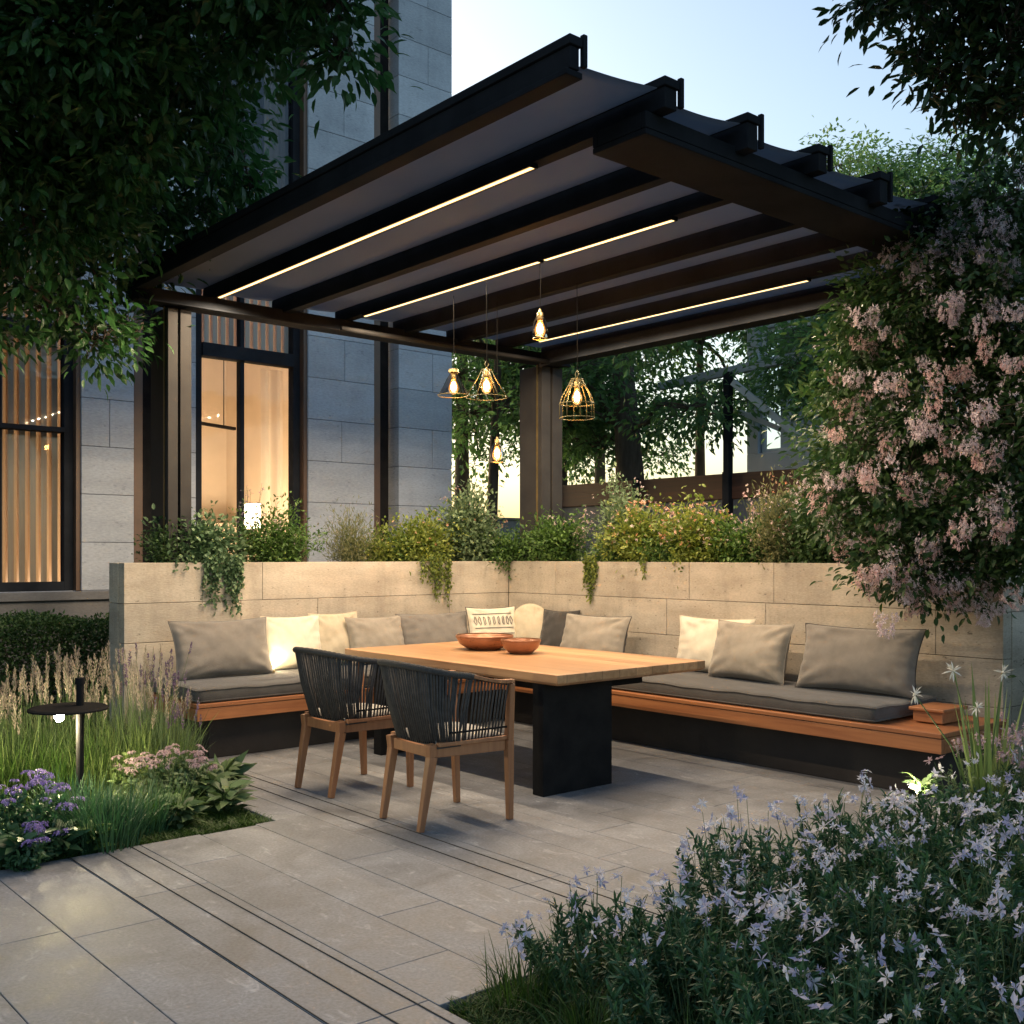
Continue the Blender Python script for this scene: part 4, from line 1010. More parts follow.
stalks('flower_stalk', 'tall dark seed-head stalks against the lit window', (x + .05, 8.5), 13, .72, .17, G['lavender'], .032, 4, kf=5, leafm=G['deep'])
stalks('flower_stalk', 'short pink-tipped stalks above the rounded shrub under the lit window', (on_left(292)[0], 8.5), 14, .42, .3, G['mauve'], .03, 27, kf=5)
stalks('flower_stalk', 'coral-tipped stalks above the bluish shrub in the planter corner', (on_left(480)[0], 8.5), 14, .58, .3, G['coral'], .036, 28, kf=6)
stalks('flower_stalk', 'pink-tipped stalks above the olive trailing plant', (on_left(420)[0], 8.5), 12, .46, .3, G['pink'], .034, 29, kf=6)
x, y = on_left(352)
bush('wispy_shrub', 'pale wispy feathery shrub between the lit window and the brown slot', (x, 8.5, 1.60), (.22, .18, .26), 2200, .045, G['straw'], base_z=1.34, seed=5, lw=.16, up=1.1, flowers=[(G['mauve'], 50, .022, .2)], stems=60)
x, y = on_left(338)
x, y = on_left(412)
bush('trailing_plant', 'olive green trailing plant hanging over the left wall before the corner', (x, 8.42, 1.56), (.36, .24, .21), 3400, .040, G['olive'], base_z=1.36, seed=6, flowers=[(G['coral'], 40, .04, .1)], cat='plant', roundish=True, stems=80,
     trail=[(x + .10, 8.17, .46, 26, .13), (x - .02, 8.17, .24, 12, .12)])
x, y = on_left(392)
bush('shrub', 'short dark shrub left of the olive trailing plant', (x, 8.5, 1.52), (.2, .2, .17), 900, .034, G['green'], base_z=1.36, seed=7)
x, y = on_left(468)
bush('shrub', 'bluish green shrub with coral flowers in the planter corner', (x, 8.5, 1.68), (.42, .26, .34), 4200, .048, G['greygreen'], base_z=1.36, seed=8, flowers=[(G['coral'], 40, .034, .35), (G['mauve'], 60, .026, .2)], roundish=True, stems=90)
x, y = on_right(540)
bush('shrub', 'dark glossy shrub right of the planter corner', (7.28, 7.75, 1.56), (.26, .42, .24), 3400, .042, G['green'], base_z=1.36, seed=9, roundish=True, stems=80)
x, y = on_right(600)
bush('shrub', 'tall loose shrub with small pale flowers beside the corner column', (7.36, 7.0, 1.72), (.24, .40, .36), 3600, .040, G['greygreen'], base_z=1.36, seed=10, flowers=[(G['pink'], 70, .03, .3)], stems=90)
def bush_r(name, label, y, hz, ry, n, ls, mat, seed, flowers=None, trail=None, **k):
    return bush(name, label, (7.28, y, 1.36 + hz * .55), (.26, ry, hz * .6), n, ls, mat, base_z=1.36, seed=seed, flowers=flowers, trail=trail, **k)
bush_r('flowering_shrub', 'yellow-green flowering shrub right of the corner column', 6.62, .42, .40, 4400, .042, G['olive'], 11, flowers=[(G['coral'], 130, .045, .1), (G['pink'], 90, .04, .1)], roundish=True, stems=100,
       trail=[(6.975, 7.05, .34, 14, .0), (6.975, 7.00, .42, 10, .0), (6.975, 6.95, .30, 8, .0), (6.975, 6.35, .20, 4, .0)])
bush_r('flowering_shrub', 'broad yellow-green flowering shrub at the middle of the right planter', 5.95, .38, .42, 4400, .042, G['olive'], 12, flowers=[(G['coral'], 110, .045, .1), (G['pink'], 120, .04, .1)], roundish=True, stems=100)
bush_r('shrub', 'green flowering shrub left of the wispy straw-coloured one', 5.45, .32, .34, 2600, .038, G['green'], 13, flowers=[(G['pink'], 40, .03, .3)], roundish=True, stems=60)
bush_r('wispy_shrub', 'upright straw-coloured shrub with yellow flowers in the right planter', 5.12, .55, .22, 2600, .042, G['straw'], 14, flowers=[(G['coral'], 50, .03, .3), (G['pink'], 50, .028, .0)], lw=.3, up=1.0, stems=80)
bush_r('shrub', 'dense dark green shrub beside the wisteria in the right planter', 4.72, .50, .42, 4200, .042, G['deep'], 15, flowers=[(G['mauve'], 24, .03, .4)], roundish=True, stems=90)
bush_r('shrub', 'low dark green plant filling the gap left of the yellow-green shrub', 6.95, .22, .25, 1600, .036, G['green'], 16, stems=50)
bush_r('shrub', 'low leafy plant between the two broad yellow-green shrubs', 6.28, .26, .28, 1800, .036, G['green'], 17, flowers=[(G['pink'], 30, .034, .2)], stems=50)
bush('shrub', 'low green plant between the wispy shrub and the olive trailing plant', (on_left(378)[0], 8.45, 1.48), (.2, .14, .12), 1400, .034, G['olive'], base_z=1.36, seed=18, stems=40)
bush('shrub', 'low green plant directly in the planter corner', (7.05, 8.25, 1.50), (.24, .16, .14), 1800, .038, G['green'], base_z=1.36, seed=19, stems=50)
for i, (yy, h, sd, lb) in enumerate(((7.5, .55, 24, 'thin flower stalks between the corner column and the yellow-green shrub'), (6.2, .5, 25, 'thin flower stalks rising between the two broad yellow-green shrubs'), (5.0, .6, 26, 'pale flower stalks beside the wispy straw-coloured shrub'), (6.55, .62, 21, 'tall thin flower stalks rising above the yellow-green shrub'), (5.3, .72, 22, 'tall pale flower stalks in front of the brown fence'), (5.9, .5, 23, 'short flower stalks at the middle of the right planter'))):
    stalks('flower_stalk', lb, (7.3, yy), 12, h, .26, G['coral'] if i % 2 else G['pink'], .040, sd, kf=7)

# wisteria-like climber on the front right column
def tree(name, label, base, trunk, tr, blobs, n_leaf, ls, mat, seed, lw=.5, cat='tree', group=None, droop=.3, clusters=26, rc=.35, roundish=True, twig=.006, limbs=True, shell=.3, lspread=1.0, crown='crown'):
    """trunk = list of points, blobs = [(centre, radius)], leaves hang in clusters from twigs"""
    rng = np.random.default_rng(seed); e = empty(name, base, label=label, cat=cat, group=group)
    st = MB(); trunk = [np.array(p, float) for p in trunk]
    n = len(trunk); st.tube(trunk, [tr * (1 - .6 * i / (n - 1)) for i in range(n)], 12, True)
    L = Leaves(); tot = sum(r[0] * r[1] * r[2] for c, r in blobs) ** (1)
    vol = [(r[0] * r[1] * r[2]) ** .7 for c, r in blobs]; sv = sum(vol)
    for (c, r), v in zip(blobs, vol):
        c = np.array(c, float); r = np.array(r, float)
        j = int(np.argmin([np.linalg.norm(c - p) + (0 if i > 0 else 5) for i, p in enumerate(trunk)])); a = trunk[j]
        mid = (a + c) / 2 + np.array([0, 0, .15 * np.linalg.norm(c - a)]) * (1 if c[2] > a[2] else .3) + rng.normal(0, .06, 3)
        rl_ = min(tr * .5, .02 + .02 * np.linalg.norm(r))
        if limbs: st.tube([a, (a + mid) / 2 + rng.normal(0, .05, 3), mid, (mid + c) / 2 + rng.normal(0, .05, 3), c], [rl_, rl_ * .8, rl_ * .65, rl_ * .5, rl_ * .35], 8, False)
        k = clusters; C = c + rball(k, rng, shell) * r
        sub = c + rball(6, rng, .3) * r * .5
        for s_ in sub: st.tube([c, (c + s_) / 2 + rng.normal(0, .03, 3), s_], [rl_ * .35, rl_ * .28, rl_ * .2], 5, False)
        per = max(4, int(n_leaf * v / sv / k))
        for q in C:
            s_ = sub[np.argmin(np.linalg.norm(sub - q, axis=1))]
            m_ = (s_ + q) / 2 + np.array([0, 0, .06]) + rng.normal(0, .04, 3)
            st.tube([s_, m_, q], [twig, twig * .8, twig * .4], 4, False)
            P = q + rng.normal(0, 1, (per, 3)) * np.array([rc, rc, rc * .7]) * .5 * lspread
            D = (P - q) / rc + nrm(P - c) * .5 + rng.normal(0, .5, (per, 3)) - np.array([0, 0, droop])
            L.add(P, D, ls * rng.uniform(.65, 1.2, per), ls * lw * rng.uniform(.75, 1.15, per), roundish=roundish, rng=rng, var=np.clip(rng.normal(.45, .28, per), 0, 1))
    st.build('trunk', M['bark'], e, smooth=True); L.build(crown, mat, e); return e

wb = []
for px, py, d, rx, rz in ((965, 235, 6.9, .42, .36), (925, 300, 6.9, .48, .40), (1005, 300, 6.6, .5, .5), (880, 350, 7.1, .42, .35), (960, 390, 6.8, .55, .45), (860, 430, 7.2, .40, .36), (1020, 430, 6.5, .5, .5),
                          (920, 480, 6.9, .50, .40), (850, 500, 7.2, .34, .28), (990, 520, 6.6, .48, .32), (905, 560, 6.9, .38, .26), (950, 575, 6.8, .34, .18), (1060, 350, 6.3, .5, .6), (1065, 530, 6.3, .5, .42), (1010, 205, 6.6, .4, .32)):
    wb.append((at(px, py, d), (rx, rx * .9, rz)))
wist = tree('climbing_shrub', 'tall pink-flowered climbing shrub covering the front right pergola column', (7.75, 3.35, 0), [(7.75, 3.3, 0), (7.7, 3.3, .8), (7.6, 3.35, 1.6), (7.5, 3.4, 2.4), (7.3, 3.3, 3.2)], .07, wb, 30000, .068, G['deep'], 31, clusters=44, rc=.20, cat='climbing shrub', twig=.004, shell=.35, crown='foliage')
def raceme(seed, n=34, h=.20, r=.055, fs=.030, mat='pink'):
    rng = np.random.default_rng(seed); F = Leaves()
    for i in range(n):
        t = rng.random(); z = -t * h; rad = r * (1 - .55 * t) * rng.uniform(.5, 1.1); a = rng.random() * 6.28
        star(F, np.array([rad * math.cos(a), rad * math.sin(a), z]), fs * rng.uniform(.8, 1.2), 5, rng, tilt=(math.cos(a), math.sin(a), .2))
    o = F.build('flower_cluster', G[mat], None, world=False); me = o.data; bpy.data.objects.remove(o); return me
rc_ = [raceme(40 + i, n=60, h=(.15, .10, .18, .13, .09)[i], r=(.085, .10, .08, .075, .09)[i], fs=.036, mat=('pink', 'blush', 'pink', 'blush', 'pink')[i]) for i in range(5)]
rr = random.Random(9)
for px, py in [(rr.gauss(0, 1), 0) for _ in range(0)]: pass
spots = []
CL = [(905, 235), (935, 240), (975, 245), (1010, 265), (1015, 300), (965, 300), (985, 330), (890, 250), (870, 290), (915, 265), (945, 300), (900, 335), (860, 335), (850, 370), (870, 395), (905, 385), (925, 360), (840, 400), (955, 250), (985, 210), (1005, 230), (940, 400), (960, 370), (985, 400), (1000, 350),
      (930, 430), (895, 440), (915, 470), (830, 480), (845, 470), (812, 470), (865, 460), (950, 470), (970, 440), (1000, 450), (990, 500), (960, 530), (1005, 520), (930, 540), (890, 520), (905, 560), (880, 575), (930, 590), (960, 600), (990, 590), (1010, 600), (900, 600), (870, 550), (850, 540), (1000, 560), (830, 500), (1015, 480)]
for px, py in CL:
    for k in range(2):
        spots.append((px + rr.gauss(0, 9), py + rr.gauss(0, 9)))
for i, (px, py) in enumerate(spots[:98]):
    # hang each cluster on the outside of the crown: nearest blob surface along the view
    best = None
    for c, r in wb:
        cd = c[0] * .652 + c[1] * .759; cpx = 512 + 1062 * (c[0] * .759 - c[1] * .652) / cd; cpy = 555 - 1062 * (c[2] - 1.5) / cd
        dx = (px - cpx) * cd / 1062 / r[0]; dz = (py - cpy) * cd / 1062 / r[2]; q = dx * dx + dz * dz
        dd = cd - r[0] * math.sqrt(max(.05, 1 - q)) * .98
        if q < 1.25 and (best is None or dd < best): best = dd + rr.uniform(0, .12)
    if best is None: best = 6.6
    o = bpy.data.objects.new('flower_cluster', rc_[(1, 3)[i % 2] if py < 330 else i % 5]); COL.objects.link(o); o.parent = wist
    o.location = Vector(at(px, py, best)) - wist.location; o.rotation_euler = (rr.gauss(0, .2), rr.gauss(0, .2), rr.random() * 6.28); s_ = rr.uniform(.55, 1.25); o.scale = (s_, s_, s_)

_F = Leaves(); _r = np.random.default_rng(77)
for _k in range(330):
    c_, r_ = wb[int(_r.integers(len(wb)))]
    d_ = _r.normal(0, 1, 3); d_[:2] -= np.array([.9, .8]); d_ /= np.linalg.norm(d_); p_ = c_ + d_ * r_ * _r.uniform(.9, 1.12)
    for _j in range(int(_r.integers(4, 18))):
        star(_F, p_ + _r.normal(0, .035, 3), .034 * _r.uniform(.7, 1.2), 5, _r)
tag(_F.build('small_blossom', G['blush'], wist), kind='stuff')
# ------------------------------------------------------------------ near trees
lb = []
for px, py, d, r in ((60, 30, 6.2, .66), (180, 20, 6.3, .60), (275, 5, 6.2, .33), (335, 5, 6.0, .20), (340, 50, 6.1, .10), (110, 120, 6.8, .62), (190, 95, 7.0, .42), (30, 210, 7.2, .66), (130, 205, 7.9, .50), (232, 145, 7.4, .20), (250, 185, 7.9, .10), (50, 300, 8.2, .36), (95, 340, 8.4, .24), (125, 330, 8.6, .16), (20, 110, 6.6, .7), (-80, 120, 6.5, .9), (-60, 300, 7.5, .55), (110, -80, 6.0, .8), (280, -80, 5.8, .6),
                     (190, 215, 8.2, .28), (150, 270, 8.6, .16), (95, 270, 8.4, .28), (215, 165, 7.8, .3)):
    lb.append((at(px, py, d), (r, r, r * .8)))
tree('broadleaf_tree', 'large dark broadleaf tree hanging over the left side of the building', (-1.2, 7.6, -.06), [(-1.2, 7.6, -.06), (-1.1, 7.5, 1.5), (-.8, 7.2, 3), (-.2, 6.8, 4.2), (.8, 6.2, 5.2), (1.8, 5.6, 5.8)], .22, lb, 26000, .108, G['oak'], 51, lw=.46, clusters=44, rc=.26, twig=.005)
rb = []
for px, py, d, r in ((890, -5, 5.2, .17), (950, 15, 5.0, .24), (1010, 45, 4.8, .26), (950, 80, 5.0, .16), (975, 120, 5.0, .10), (865, 5, 5.3, .07), (1040, 110, 4.7, .18), (1060, -40, 4.8, .5), (950, -70, 5.0, .35), (920, 60, 5.1, .07), (1005, 105, 4.9, .10)):
    rb.append((at(px, py, d), (r, r, r * .8)))
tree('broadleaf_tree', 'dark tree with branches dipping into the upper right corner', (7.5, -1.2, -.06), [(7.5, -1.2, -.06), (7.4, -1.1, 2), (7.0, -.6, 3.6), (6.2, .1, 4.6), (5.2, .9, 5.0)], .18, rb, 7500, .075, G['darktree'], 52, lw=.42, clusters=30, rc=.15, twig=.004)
# unseen trees added around the viewpoint to block sky and darken paving and beds
for i, (x, y, h, r) in enumerate(((-2.6, 1.6, 5.2, 1.7), (-2.2, 4.8, 5.4, 1.6), (1.6, -2.6, 5.0, 2.0), (5.2, -1.8, 5.6, 1.6))):
    tree('broadleaf_tree', ('unseen broadleaf tree added behind the viewpoint to shade the near paving', 'unseen broadleaf tree added at the left to shade the near paving', 'unseen broadleaf tree added behind the viewpoint to shade the foot of the paving', 'unseen broadleaf tree added to shade the right bed')[i], (x - 1, y, -.06), [(x - 1, y, -.06), (x - .9, y, 2), (x - .5, y, 4), (x, y, h)], .18,
         [((x, y, h), (r, r, r * .6)), ((x + .9, y + .5, h + .3), (r * .8, r * .8, r * .5)), ((x - .8, y - .6, h), (r * .8, r * .8, r * .5))], 5200, .16, G['oak'], 60 + i, clusters=50, rc=.5, limbs=True)

# ------------------------------------------------------------------ far trees
def far_tree(px, d, h, crown, label, seed, mat='far', lean=0, n=9000, ls=.17, tr=.22, low=2.4, rr_=.9, name='tree'):
    P = at(px, 555, d); rng = np.random.default_rng(seed); x, y = P[0], P[1]
    blobs = []
    for i in range(crown[1]):
        a = rng.random() * 6.28; q = rng.random() ** .5 * crown[0]; z = rng.uniform(low, h)
        f = 1 - abs((z - low) / (h - low) - .45) * .7
        blobs.append((np.array([x + math.cos(a) * q * f, y + math.sin(a) * q * f, z]), (rr_ * rng.uniform(.7, 1.3), rr_ * rng.uniform(.7, 1.3), rr_ * rng.uniform(.45, .8))))
    return tree(name, label, (x, y, -.06), [(x, y, -.06), (x + lean * .3, y, h * .25), (x + lean * .6, y, h * .5), (x + lean, y, h * .8)], tr, blobs, int(n * 1.0), ls * .85, G[mat], seed, clusters=26, rc=.42, roundish=False, twig=.008, cat='tree')
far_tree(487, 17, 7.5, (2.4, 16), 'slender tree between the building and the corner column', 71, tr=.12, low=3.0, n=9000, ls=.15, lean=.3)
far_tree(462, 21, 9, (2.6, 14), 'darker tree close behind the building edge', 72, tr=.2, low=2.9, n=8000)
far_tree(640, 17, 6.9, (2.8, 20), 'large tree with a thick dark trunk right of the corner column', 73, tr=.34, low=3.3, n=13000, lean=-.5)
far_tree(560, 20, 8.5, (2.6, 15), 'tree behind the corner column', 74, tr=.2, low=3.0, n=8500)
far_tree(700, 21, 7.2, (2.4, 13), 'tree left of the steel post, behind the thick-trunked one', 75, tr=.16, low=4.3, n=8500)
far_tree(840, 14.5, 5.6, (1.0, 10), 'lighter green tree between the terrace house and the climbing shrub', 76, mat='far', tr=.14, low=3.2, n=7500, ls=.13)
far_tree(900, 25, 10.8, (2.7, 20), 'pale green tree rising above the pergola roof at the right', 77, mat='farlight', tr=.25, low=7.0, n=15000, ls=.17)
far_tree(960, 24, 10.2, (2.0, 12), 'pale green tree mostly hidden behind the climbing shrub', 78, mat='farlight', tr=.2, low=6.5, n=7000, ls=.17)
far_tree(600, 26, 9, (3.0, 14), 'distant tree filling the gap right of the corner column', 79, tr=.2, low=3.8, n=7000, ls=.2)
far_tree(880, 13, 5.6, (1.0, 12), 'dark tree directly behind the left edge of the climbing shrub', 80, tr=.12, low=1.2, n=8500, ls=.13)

# ------------------------------------------------------------------ fence and terrace house beyond
fe = empty('fence', (12, 11.5, 0), label='dark stained fence with blue-grey panels beyond the right planter', cat='fence')
m = MB(); m.box(11.96, 12.04, 7.55, 12.9, 2.28, 2.64); m.build('top_board', M['fencewood'], fe, bevel=.01)
m = MB(); m.box(11.99, 12.02, 7.6, 12.8, .0, 2.279); m.build('panel', M['fencepanel'], fe)
for y in (7.6, 9.3, 11.0, 12.8):
    m = MB(); m.box(11.9, 11.955, y - .05, y + .05, -.06, 2.66); m.build('post', M['metal'], fe, bevel=.006)
fe2 = empty('wall_screen', (12, 6.2, 0), label='solid brown timber screen wall right of the steel post', cat='screen')
m = MB(); m.box(12.0, 12.15, 4.2, 7.46, -.06, 3.0); m.build('boards', M['fencewood'], fe2, bevel=.01)
m = MB(); m.box(11.96, 12.19, 4.2, 7.46, 3.003, 3.05); m.build('coping', M['metal'], fe2, bevel=.006)
P = at(728, 555, 14.8)
cn = empty('steel_canopy', (P[0], P[1], 0), label='steel post and beam canopy frame with pale diagonal braces beyond the fence', cat='canopy')
m = MB(); m.box(P[0] - .05, P[0] + .05, P[1] - .05, P[1] + .05, -.06, 4.05); m.build('post', M['metal'], cn, bevel=.006)
A = at(660, 380, 16.5); B = at(900, 378, 12.6)
m = MB(); m.bar((A[0], A[1], 4.12), (B[0], B[1], 4.12), .10, .12); m.build('beam', M['bluepanel'], cn, bevel=.006)
m = MB(); m.bar(at(733, 382, 14.7), at(798, 436, 14.0), .06, .09); m.build('brace', M['whitesteel'], cn, bevel=.006)
m = MB(); m.bar(at(740, 412, 15.2), at(806, 440, 14.4), .05, .07); m.build('brace', M['whitesteel'], cn, bevel=.006)
hs_ = empty('terrace_house', (16, 9, 0), label='pale blue-grey house with wide windows beyond the brown screen', cat='house')
m = MB(); m.box(16.0, 22, 4.5, 12.0, -.06, 3.35); m.box(16.0, 16.2, 4.5, 12.0, 5.6, 6.1)
for y in (4.5, 6.9, 9.3, 11.75): m.box(16.0, 16.25, y, y + .25, 3.35, 5.6)
m.build('wall', M['bluepanel'], hs_, bevel=.01)
m = MB(); m.box(15.7, 22, 4.3, 12.2, 6.1, 6.25); m.build('roof', M['whitesteel'], hs_)
m = MB(); m.box(16.9, 22, 4.7, 11.9, 3.36, 6.0); m.build('room', M['bluepanel'], hs_)
for y in (4.75, 7.15, 9.55):
    f = MB(); f.box(16.05, 16.12, y, y + .06, 3.36, 5.59); f.box(16.05, 16.12, y + 2.09, y + 2.15, 3.36, 5.59); f.box(16.05, 16.12, y + .06, y + 2.09, 3.36, 3.42); f.box(16.05, 16.12, y + .06, y + 2.09, 5.53, 5.59); f.box(16.06, 16.11, y + 1.04, y + 1.10, 3.42, 5.53)
    fo = f.build('window', M['whitesteel'], hs_)
    g = MB(); g.box(16.08, 16.09, y + .03, y + 2.12, 3.39, 5.56); g.build('pane', M['glass'], fo)
lf = empty('low_fence', (9.5, 13.0, 0), label='low blue-grey rendered wall between the building and the corner column', cat='wall')
m = MB(); m.box(8.5, 15.0, 15.2, 15.35, -.06, 2.15); m.build('wall', M['bluepanel'], lf, bevel=.01); m = MB(); m.box(8.5, 15.0, 15.15, 15.4, 2.153, 2.2); m.build('coping', M['facade'], lf, bevel=.006)
e = empty('hedge', (2.9, 9.75, -.03), label='dark clipped hedge at the foot of the building', cat='hedge')
_r = np.random.default_rng(90); _L = Leaves(); _n = 46000
_P = np.stack([_r.uniform(.8, 5.0, _n), _r.uniform(9.3, 10.2, _n), 1 - _r.random(_n) ** 1.6], 1); _P[:, 2] = _P[:, 2] * (.93 + .035 * np.sin(_P[:, 0] * 5) + .02 * np.sin(_P[:, 0] * 17 + _P[:, 1] * 9)) + _r.normal(0, .012, _n)
_L.add(_P, _r.normal(0, .8, (_n, 3)) + [0, -.3, .6], .042 * _r.uniform(.6, 1.3, _n), .024, rng=_r, roundish=False); _L.build('foliage', G['deep'], e)
_m = MB()
for _x in np.linspace(.9, 4.9, 26): _m.tube([(_x, 9.75, -.05), (_x + .05, 9.7, .4), (_x - .04, 9.8, .8)], [.014, .010, .005], 6)
_m.build('trunk', M['bark'], e)
bush('shrub', 'dark shrub beyond the low blue-grey wall', (10.5, 16.2, 1.6), (2.0, .8, .9), 5000, .12, G['far'], base_z=-.03, seed=91, stems=80)
bush('shrub', 'dark shrub at the end of the right planter wall', (7.35, 2.55, .75), (.55, .45, .8), 5000, .06, G['deep'], base_z=-.03, seed=92, stems=120, roundish=True)

# ------------------------------------------------------------------ left bed
def gnd(px, py): # ground point seen at a pixel
    d = 1.5 * 1062 / (py - 555); return at(px, py, d)[:2]
def tuft(name, label, c, n, h, spread, wd, mat, seed, bend=.35, plume=None, group=None, cat='plant', base=-.03, lean=.35):
    rng = np.random.default_rng(seed); e = empty(name, (c[0], c[1], base), label=label, cat=cat, group=group)
    a = rng.random(n) * 6.28; q = rng.random(n) ** .5 * spread
    P = np.stack([c[0] + np.cos(a) * q, c[1] + np.sin(a) * q, np.full(n, base)], 1)
    a2 = a + rng.normal(0, .8, n); ln = rng.random(n) * lean
    D = np.stack([np.cos(a2) * ln, np.sin(a2) * ln, np.ones(n)], 1)
    L = Leaves(); L.strips(P, D, h * rng.uniform(.55, 1.05, n), wd * rng.uniform(.7, 1.2, n), bend * rng.uniform(.2, 1.2, n), rng=rng); L.build('foliage', mat, e)
    if plume:
        pmat, cnt, ph, pl_, ps, kind = plume; st = MB(); F = Leaves()
        for i in range(cnt):
            a = rng.random() * 6.28; q = rng.random() ** .5 * spread; b0 = np.array([c[0] + math.cos(a) * q, c[1] + math.sin(a) * q, base])
            hh = ph * rng.uniform(.72, 1.04); q1 = b0 + np.array([rng.normal(0, .07), rng.normal(0, .07), hh]); st.tube([b0, (b0 + q1) / 2 + rng.normal(0, .01, 3), q1], [.002, .0016, .0012], 4, False)
            k = 60 if kind == 'feather' else 34; t = rng.random(k)
            ax = nrm((q1 - b0)[None])[0]
            C = q1[None] - ax[None] * (pl_ * (1 - t))[:, None] * 1.0; rad = ps * np.sin(np.clip(t, .05, .98) * PI) ** .6
            th = rng.random(k) * 6.28; off = np.stack([np.cos(th) * rad, np.sin(th) * rad, np.zeros(k)], 1) * rng.uniform(.3, 1, k)[:, None]
            Dd = off / (ps + 1e-6) * .8 + ax * 1.2
            F.add(C + off * .5, Dd, (.022 if kind == 'feather' else .014), (.004 if kind == 'feather' else .009), roundish=False, rng=rng)
        st.build('stem', M['stem'], e); F.build('plume', pmat, e)
    return e
gi = 0
for (px, d, h, lab) in ((15, 6.6, .80, 'feathery plume grass clump at the far left edge of the bed'), (45, 6.9, .84, 'feathery plume grass clump left of the garden lamp'), (75, 7.2, .88, 'feathery plume grass clump directly behind the garden lamp'), (100, 6.8, .86, 'feathery plume grass clump right of the garden lamp'),
                       (125, 7.1, .90, 'feathery plume grass clump at the end of the planter wall'), (-20, 6.4, .8, 'feathery plume grass clump half outside the left edge'), (148, 6.9, .78, 'shorter plume grass clump in front of the short bench end')):
    c = at(px, 555, d)
    tuft('plume_grass', lab, c, 260, .62, .24, .007, G['lawn'] if gi % 2 else G['lime'], 100 + gi, plume=(G['plume'], 26, h, .15, .016, 'feather'), group='plume grass clumps in the left bed'); gi += 1
for (px, d, h, lab) in ((138, 7.3, .90, 'purple lavender spikes standing highest against the wall end'), (160, 7.15, .82, 'lavender clump beside the dark grey pillow'), (172, 7.0, .62, 'low lavender clump at the corner of the short bench')):
    c = at(px, 555, d)
    tuft('lavender', lab, c, 260, h * .72, .17, .005, G['greygreen'], 120 + gi, plume=(G['lavender'], 20, h, .09, .011, 'bud'), bend=.15); gi += 1
for (px, py, h, mt, lab) in ((75, 835, .42, 'blue', 'soft blue-green grass clump left of centre in the bed front'), (105, 845, .40, 'blue', 'soft blue-green grass clump at the middle of the bed front'), (135, 830, .34, 'blue', 'short blue-green grass clump in the bed front'), (160, 822, .30, 'lawn', 'short green grass clump left of the broad-leaved plant'), (60, 800, .5, 'lawn', 'upright green clump in front of the garden lamp'), (100, 795, .5, 'lime', 'bright green clump lit by the garden lamp'), (25, 800, .5, 'lawn', 'green clump behind the violet flowers'), (130, 775, .45, 'lime', 'yellow-green clump right of the garden lamp'), (30, 765, .55, 'lime', 'bright grassy clump left of the garden lamp'), (165, 775, .42, 'greygreen', 'grey-green clump behind the mauve flower heads')):
    c = gnd(px, py); tuft('grass_clump', lab, c, 420, h, .17, .006, G[mt], 140 + gi, bend=.4, group='grass clumps in the left bed'); gi += 1
def heads_plant(name, label, c, rad, h, n, hs, kpet, mat, leafmat, seed, leafn=900, ls=.05, base=-.03, lw=.4, head='ball', group=None, hvar=1, stemh=.08, flower_name='flower_head'):
    """leafy mound with countable flower heads, each one a part"""
    rng = np.random.default_rng(seed); e = empty(name, (c[0], c[1], base), label=label, cat='plant', group=group)
    L = Leaves(); st = MB(); ns = max(20, n * 2)
    for i in range(ns):
        a = rng.random() * 6.28; q = rng.random() ** .5; b0 = np.array([c[0] + math.cos(a) * q * rad * .5, c[1] + math.sin(a) * q * rad * .5, base]); hh = h * (1 - .35 * q * q) * rng.uniform(.65, 1)
        q1 = np.array([c[0] + math.cos(a) * q * rad, c[1] + math.sin(a) * q * rad, base + hh]); mid = b0 * .4 + q1 * .6; mid[2] = base + hh * .55
        st.tube([b0, mid, q1], [.0028, .0022, .0014], 4, False); k = max(3, leafn // ns); t = rng.random((k, 1)) ** .7
        P = (1 - t) ** 2 * b0 + 2 * t * (1 - t) * mid + t * t * q1; L.add(P, rng.normal(0, .8, (k, 3)) + [0, 0, .7], ls * rng.uniform(.6, 1.2, k), ls * lw, rng=rng, roundish=ls > .045)
    L.build('foliage', leafmat, e)
    mes = []
    for v in range(6):
        F = Leaves(); r2 = np.random.default_rng(seed * 7 + v)
        if head == 'ball':
            for j in range(kpet): u_ = nrm(r2.normal(0, 1, (1, 3)))[0]; u_[2] = abs(u_[2]) * .8; star(F, u_ * hs * .5 * np.array([1, 1, .55]), hs * .34, 5, r2, tilt=u_ + [0, 0, .3])
        elif head == 'stars':
            for j in range(max(1, kpet + int(r2.integers(-2, 2)))): star(F, r2.normal(0, hs * .36, 3) * np.array([1, 1, .7]), hs * r2.uniform(.7, 1.0), 6, r2)
        o = F.build('x', mat, None, world=False); mes.append(o.data); bpy.data.objects.remove(o)
    for i in range(n):
        a = rng.random() * 6.28; q = rng.random() ** .5; hh = h * (1 - .30 * q * q) * rng.uniform(.8, 1.03) + stemh * rng.random()
        q1 = np.array([c[0] + math.cos(a) * q * rad * 1.02, c[1] + math.sin(a) * q * rad * 1.02, base + hh]); b0 = np.array([c[0] + math.cos(a) * q * rad * .6, c[1] + math.sin(a) * q * rad * .6, base + h * .2])
        st.tube([b0, (b0 + q1) / 2 + rng.normal(0, .01, 3), q1], [.002, .0018, .0013], 4, False)
        o = bpy.data.objects.new(flower_name, mes[i % 6]); COL.objects.link(o); o.parent = e; o.location = Vector(q1) - e.location; o.rotation_euler = (rng.normal(0, .3), rng.normal(0, .3), rng.random() * 6.28); s_ = rng.uniform(.5, 1.3); o.scale = (s_, s_, s_)
    st.build('stem', M['stem'], e)
    return e
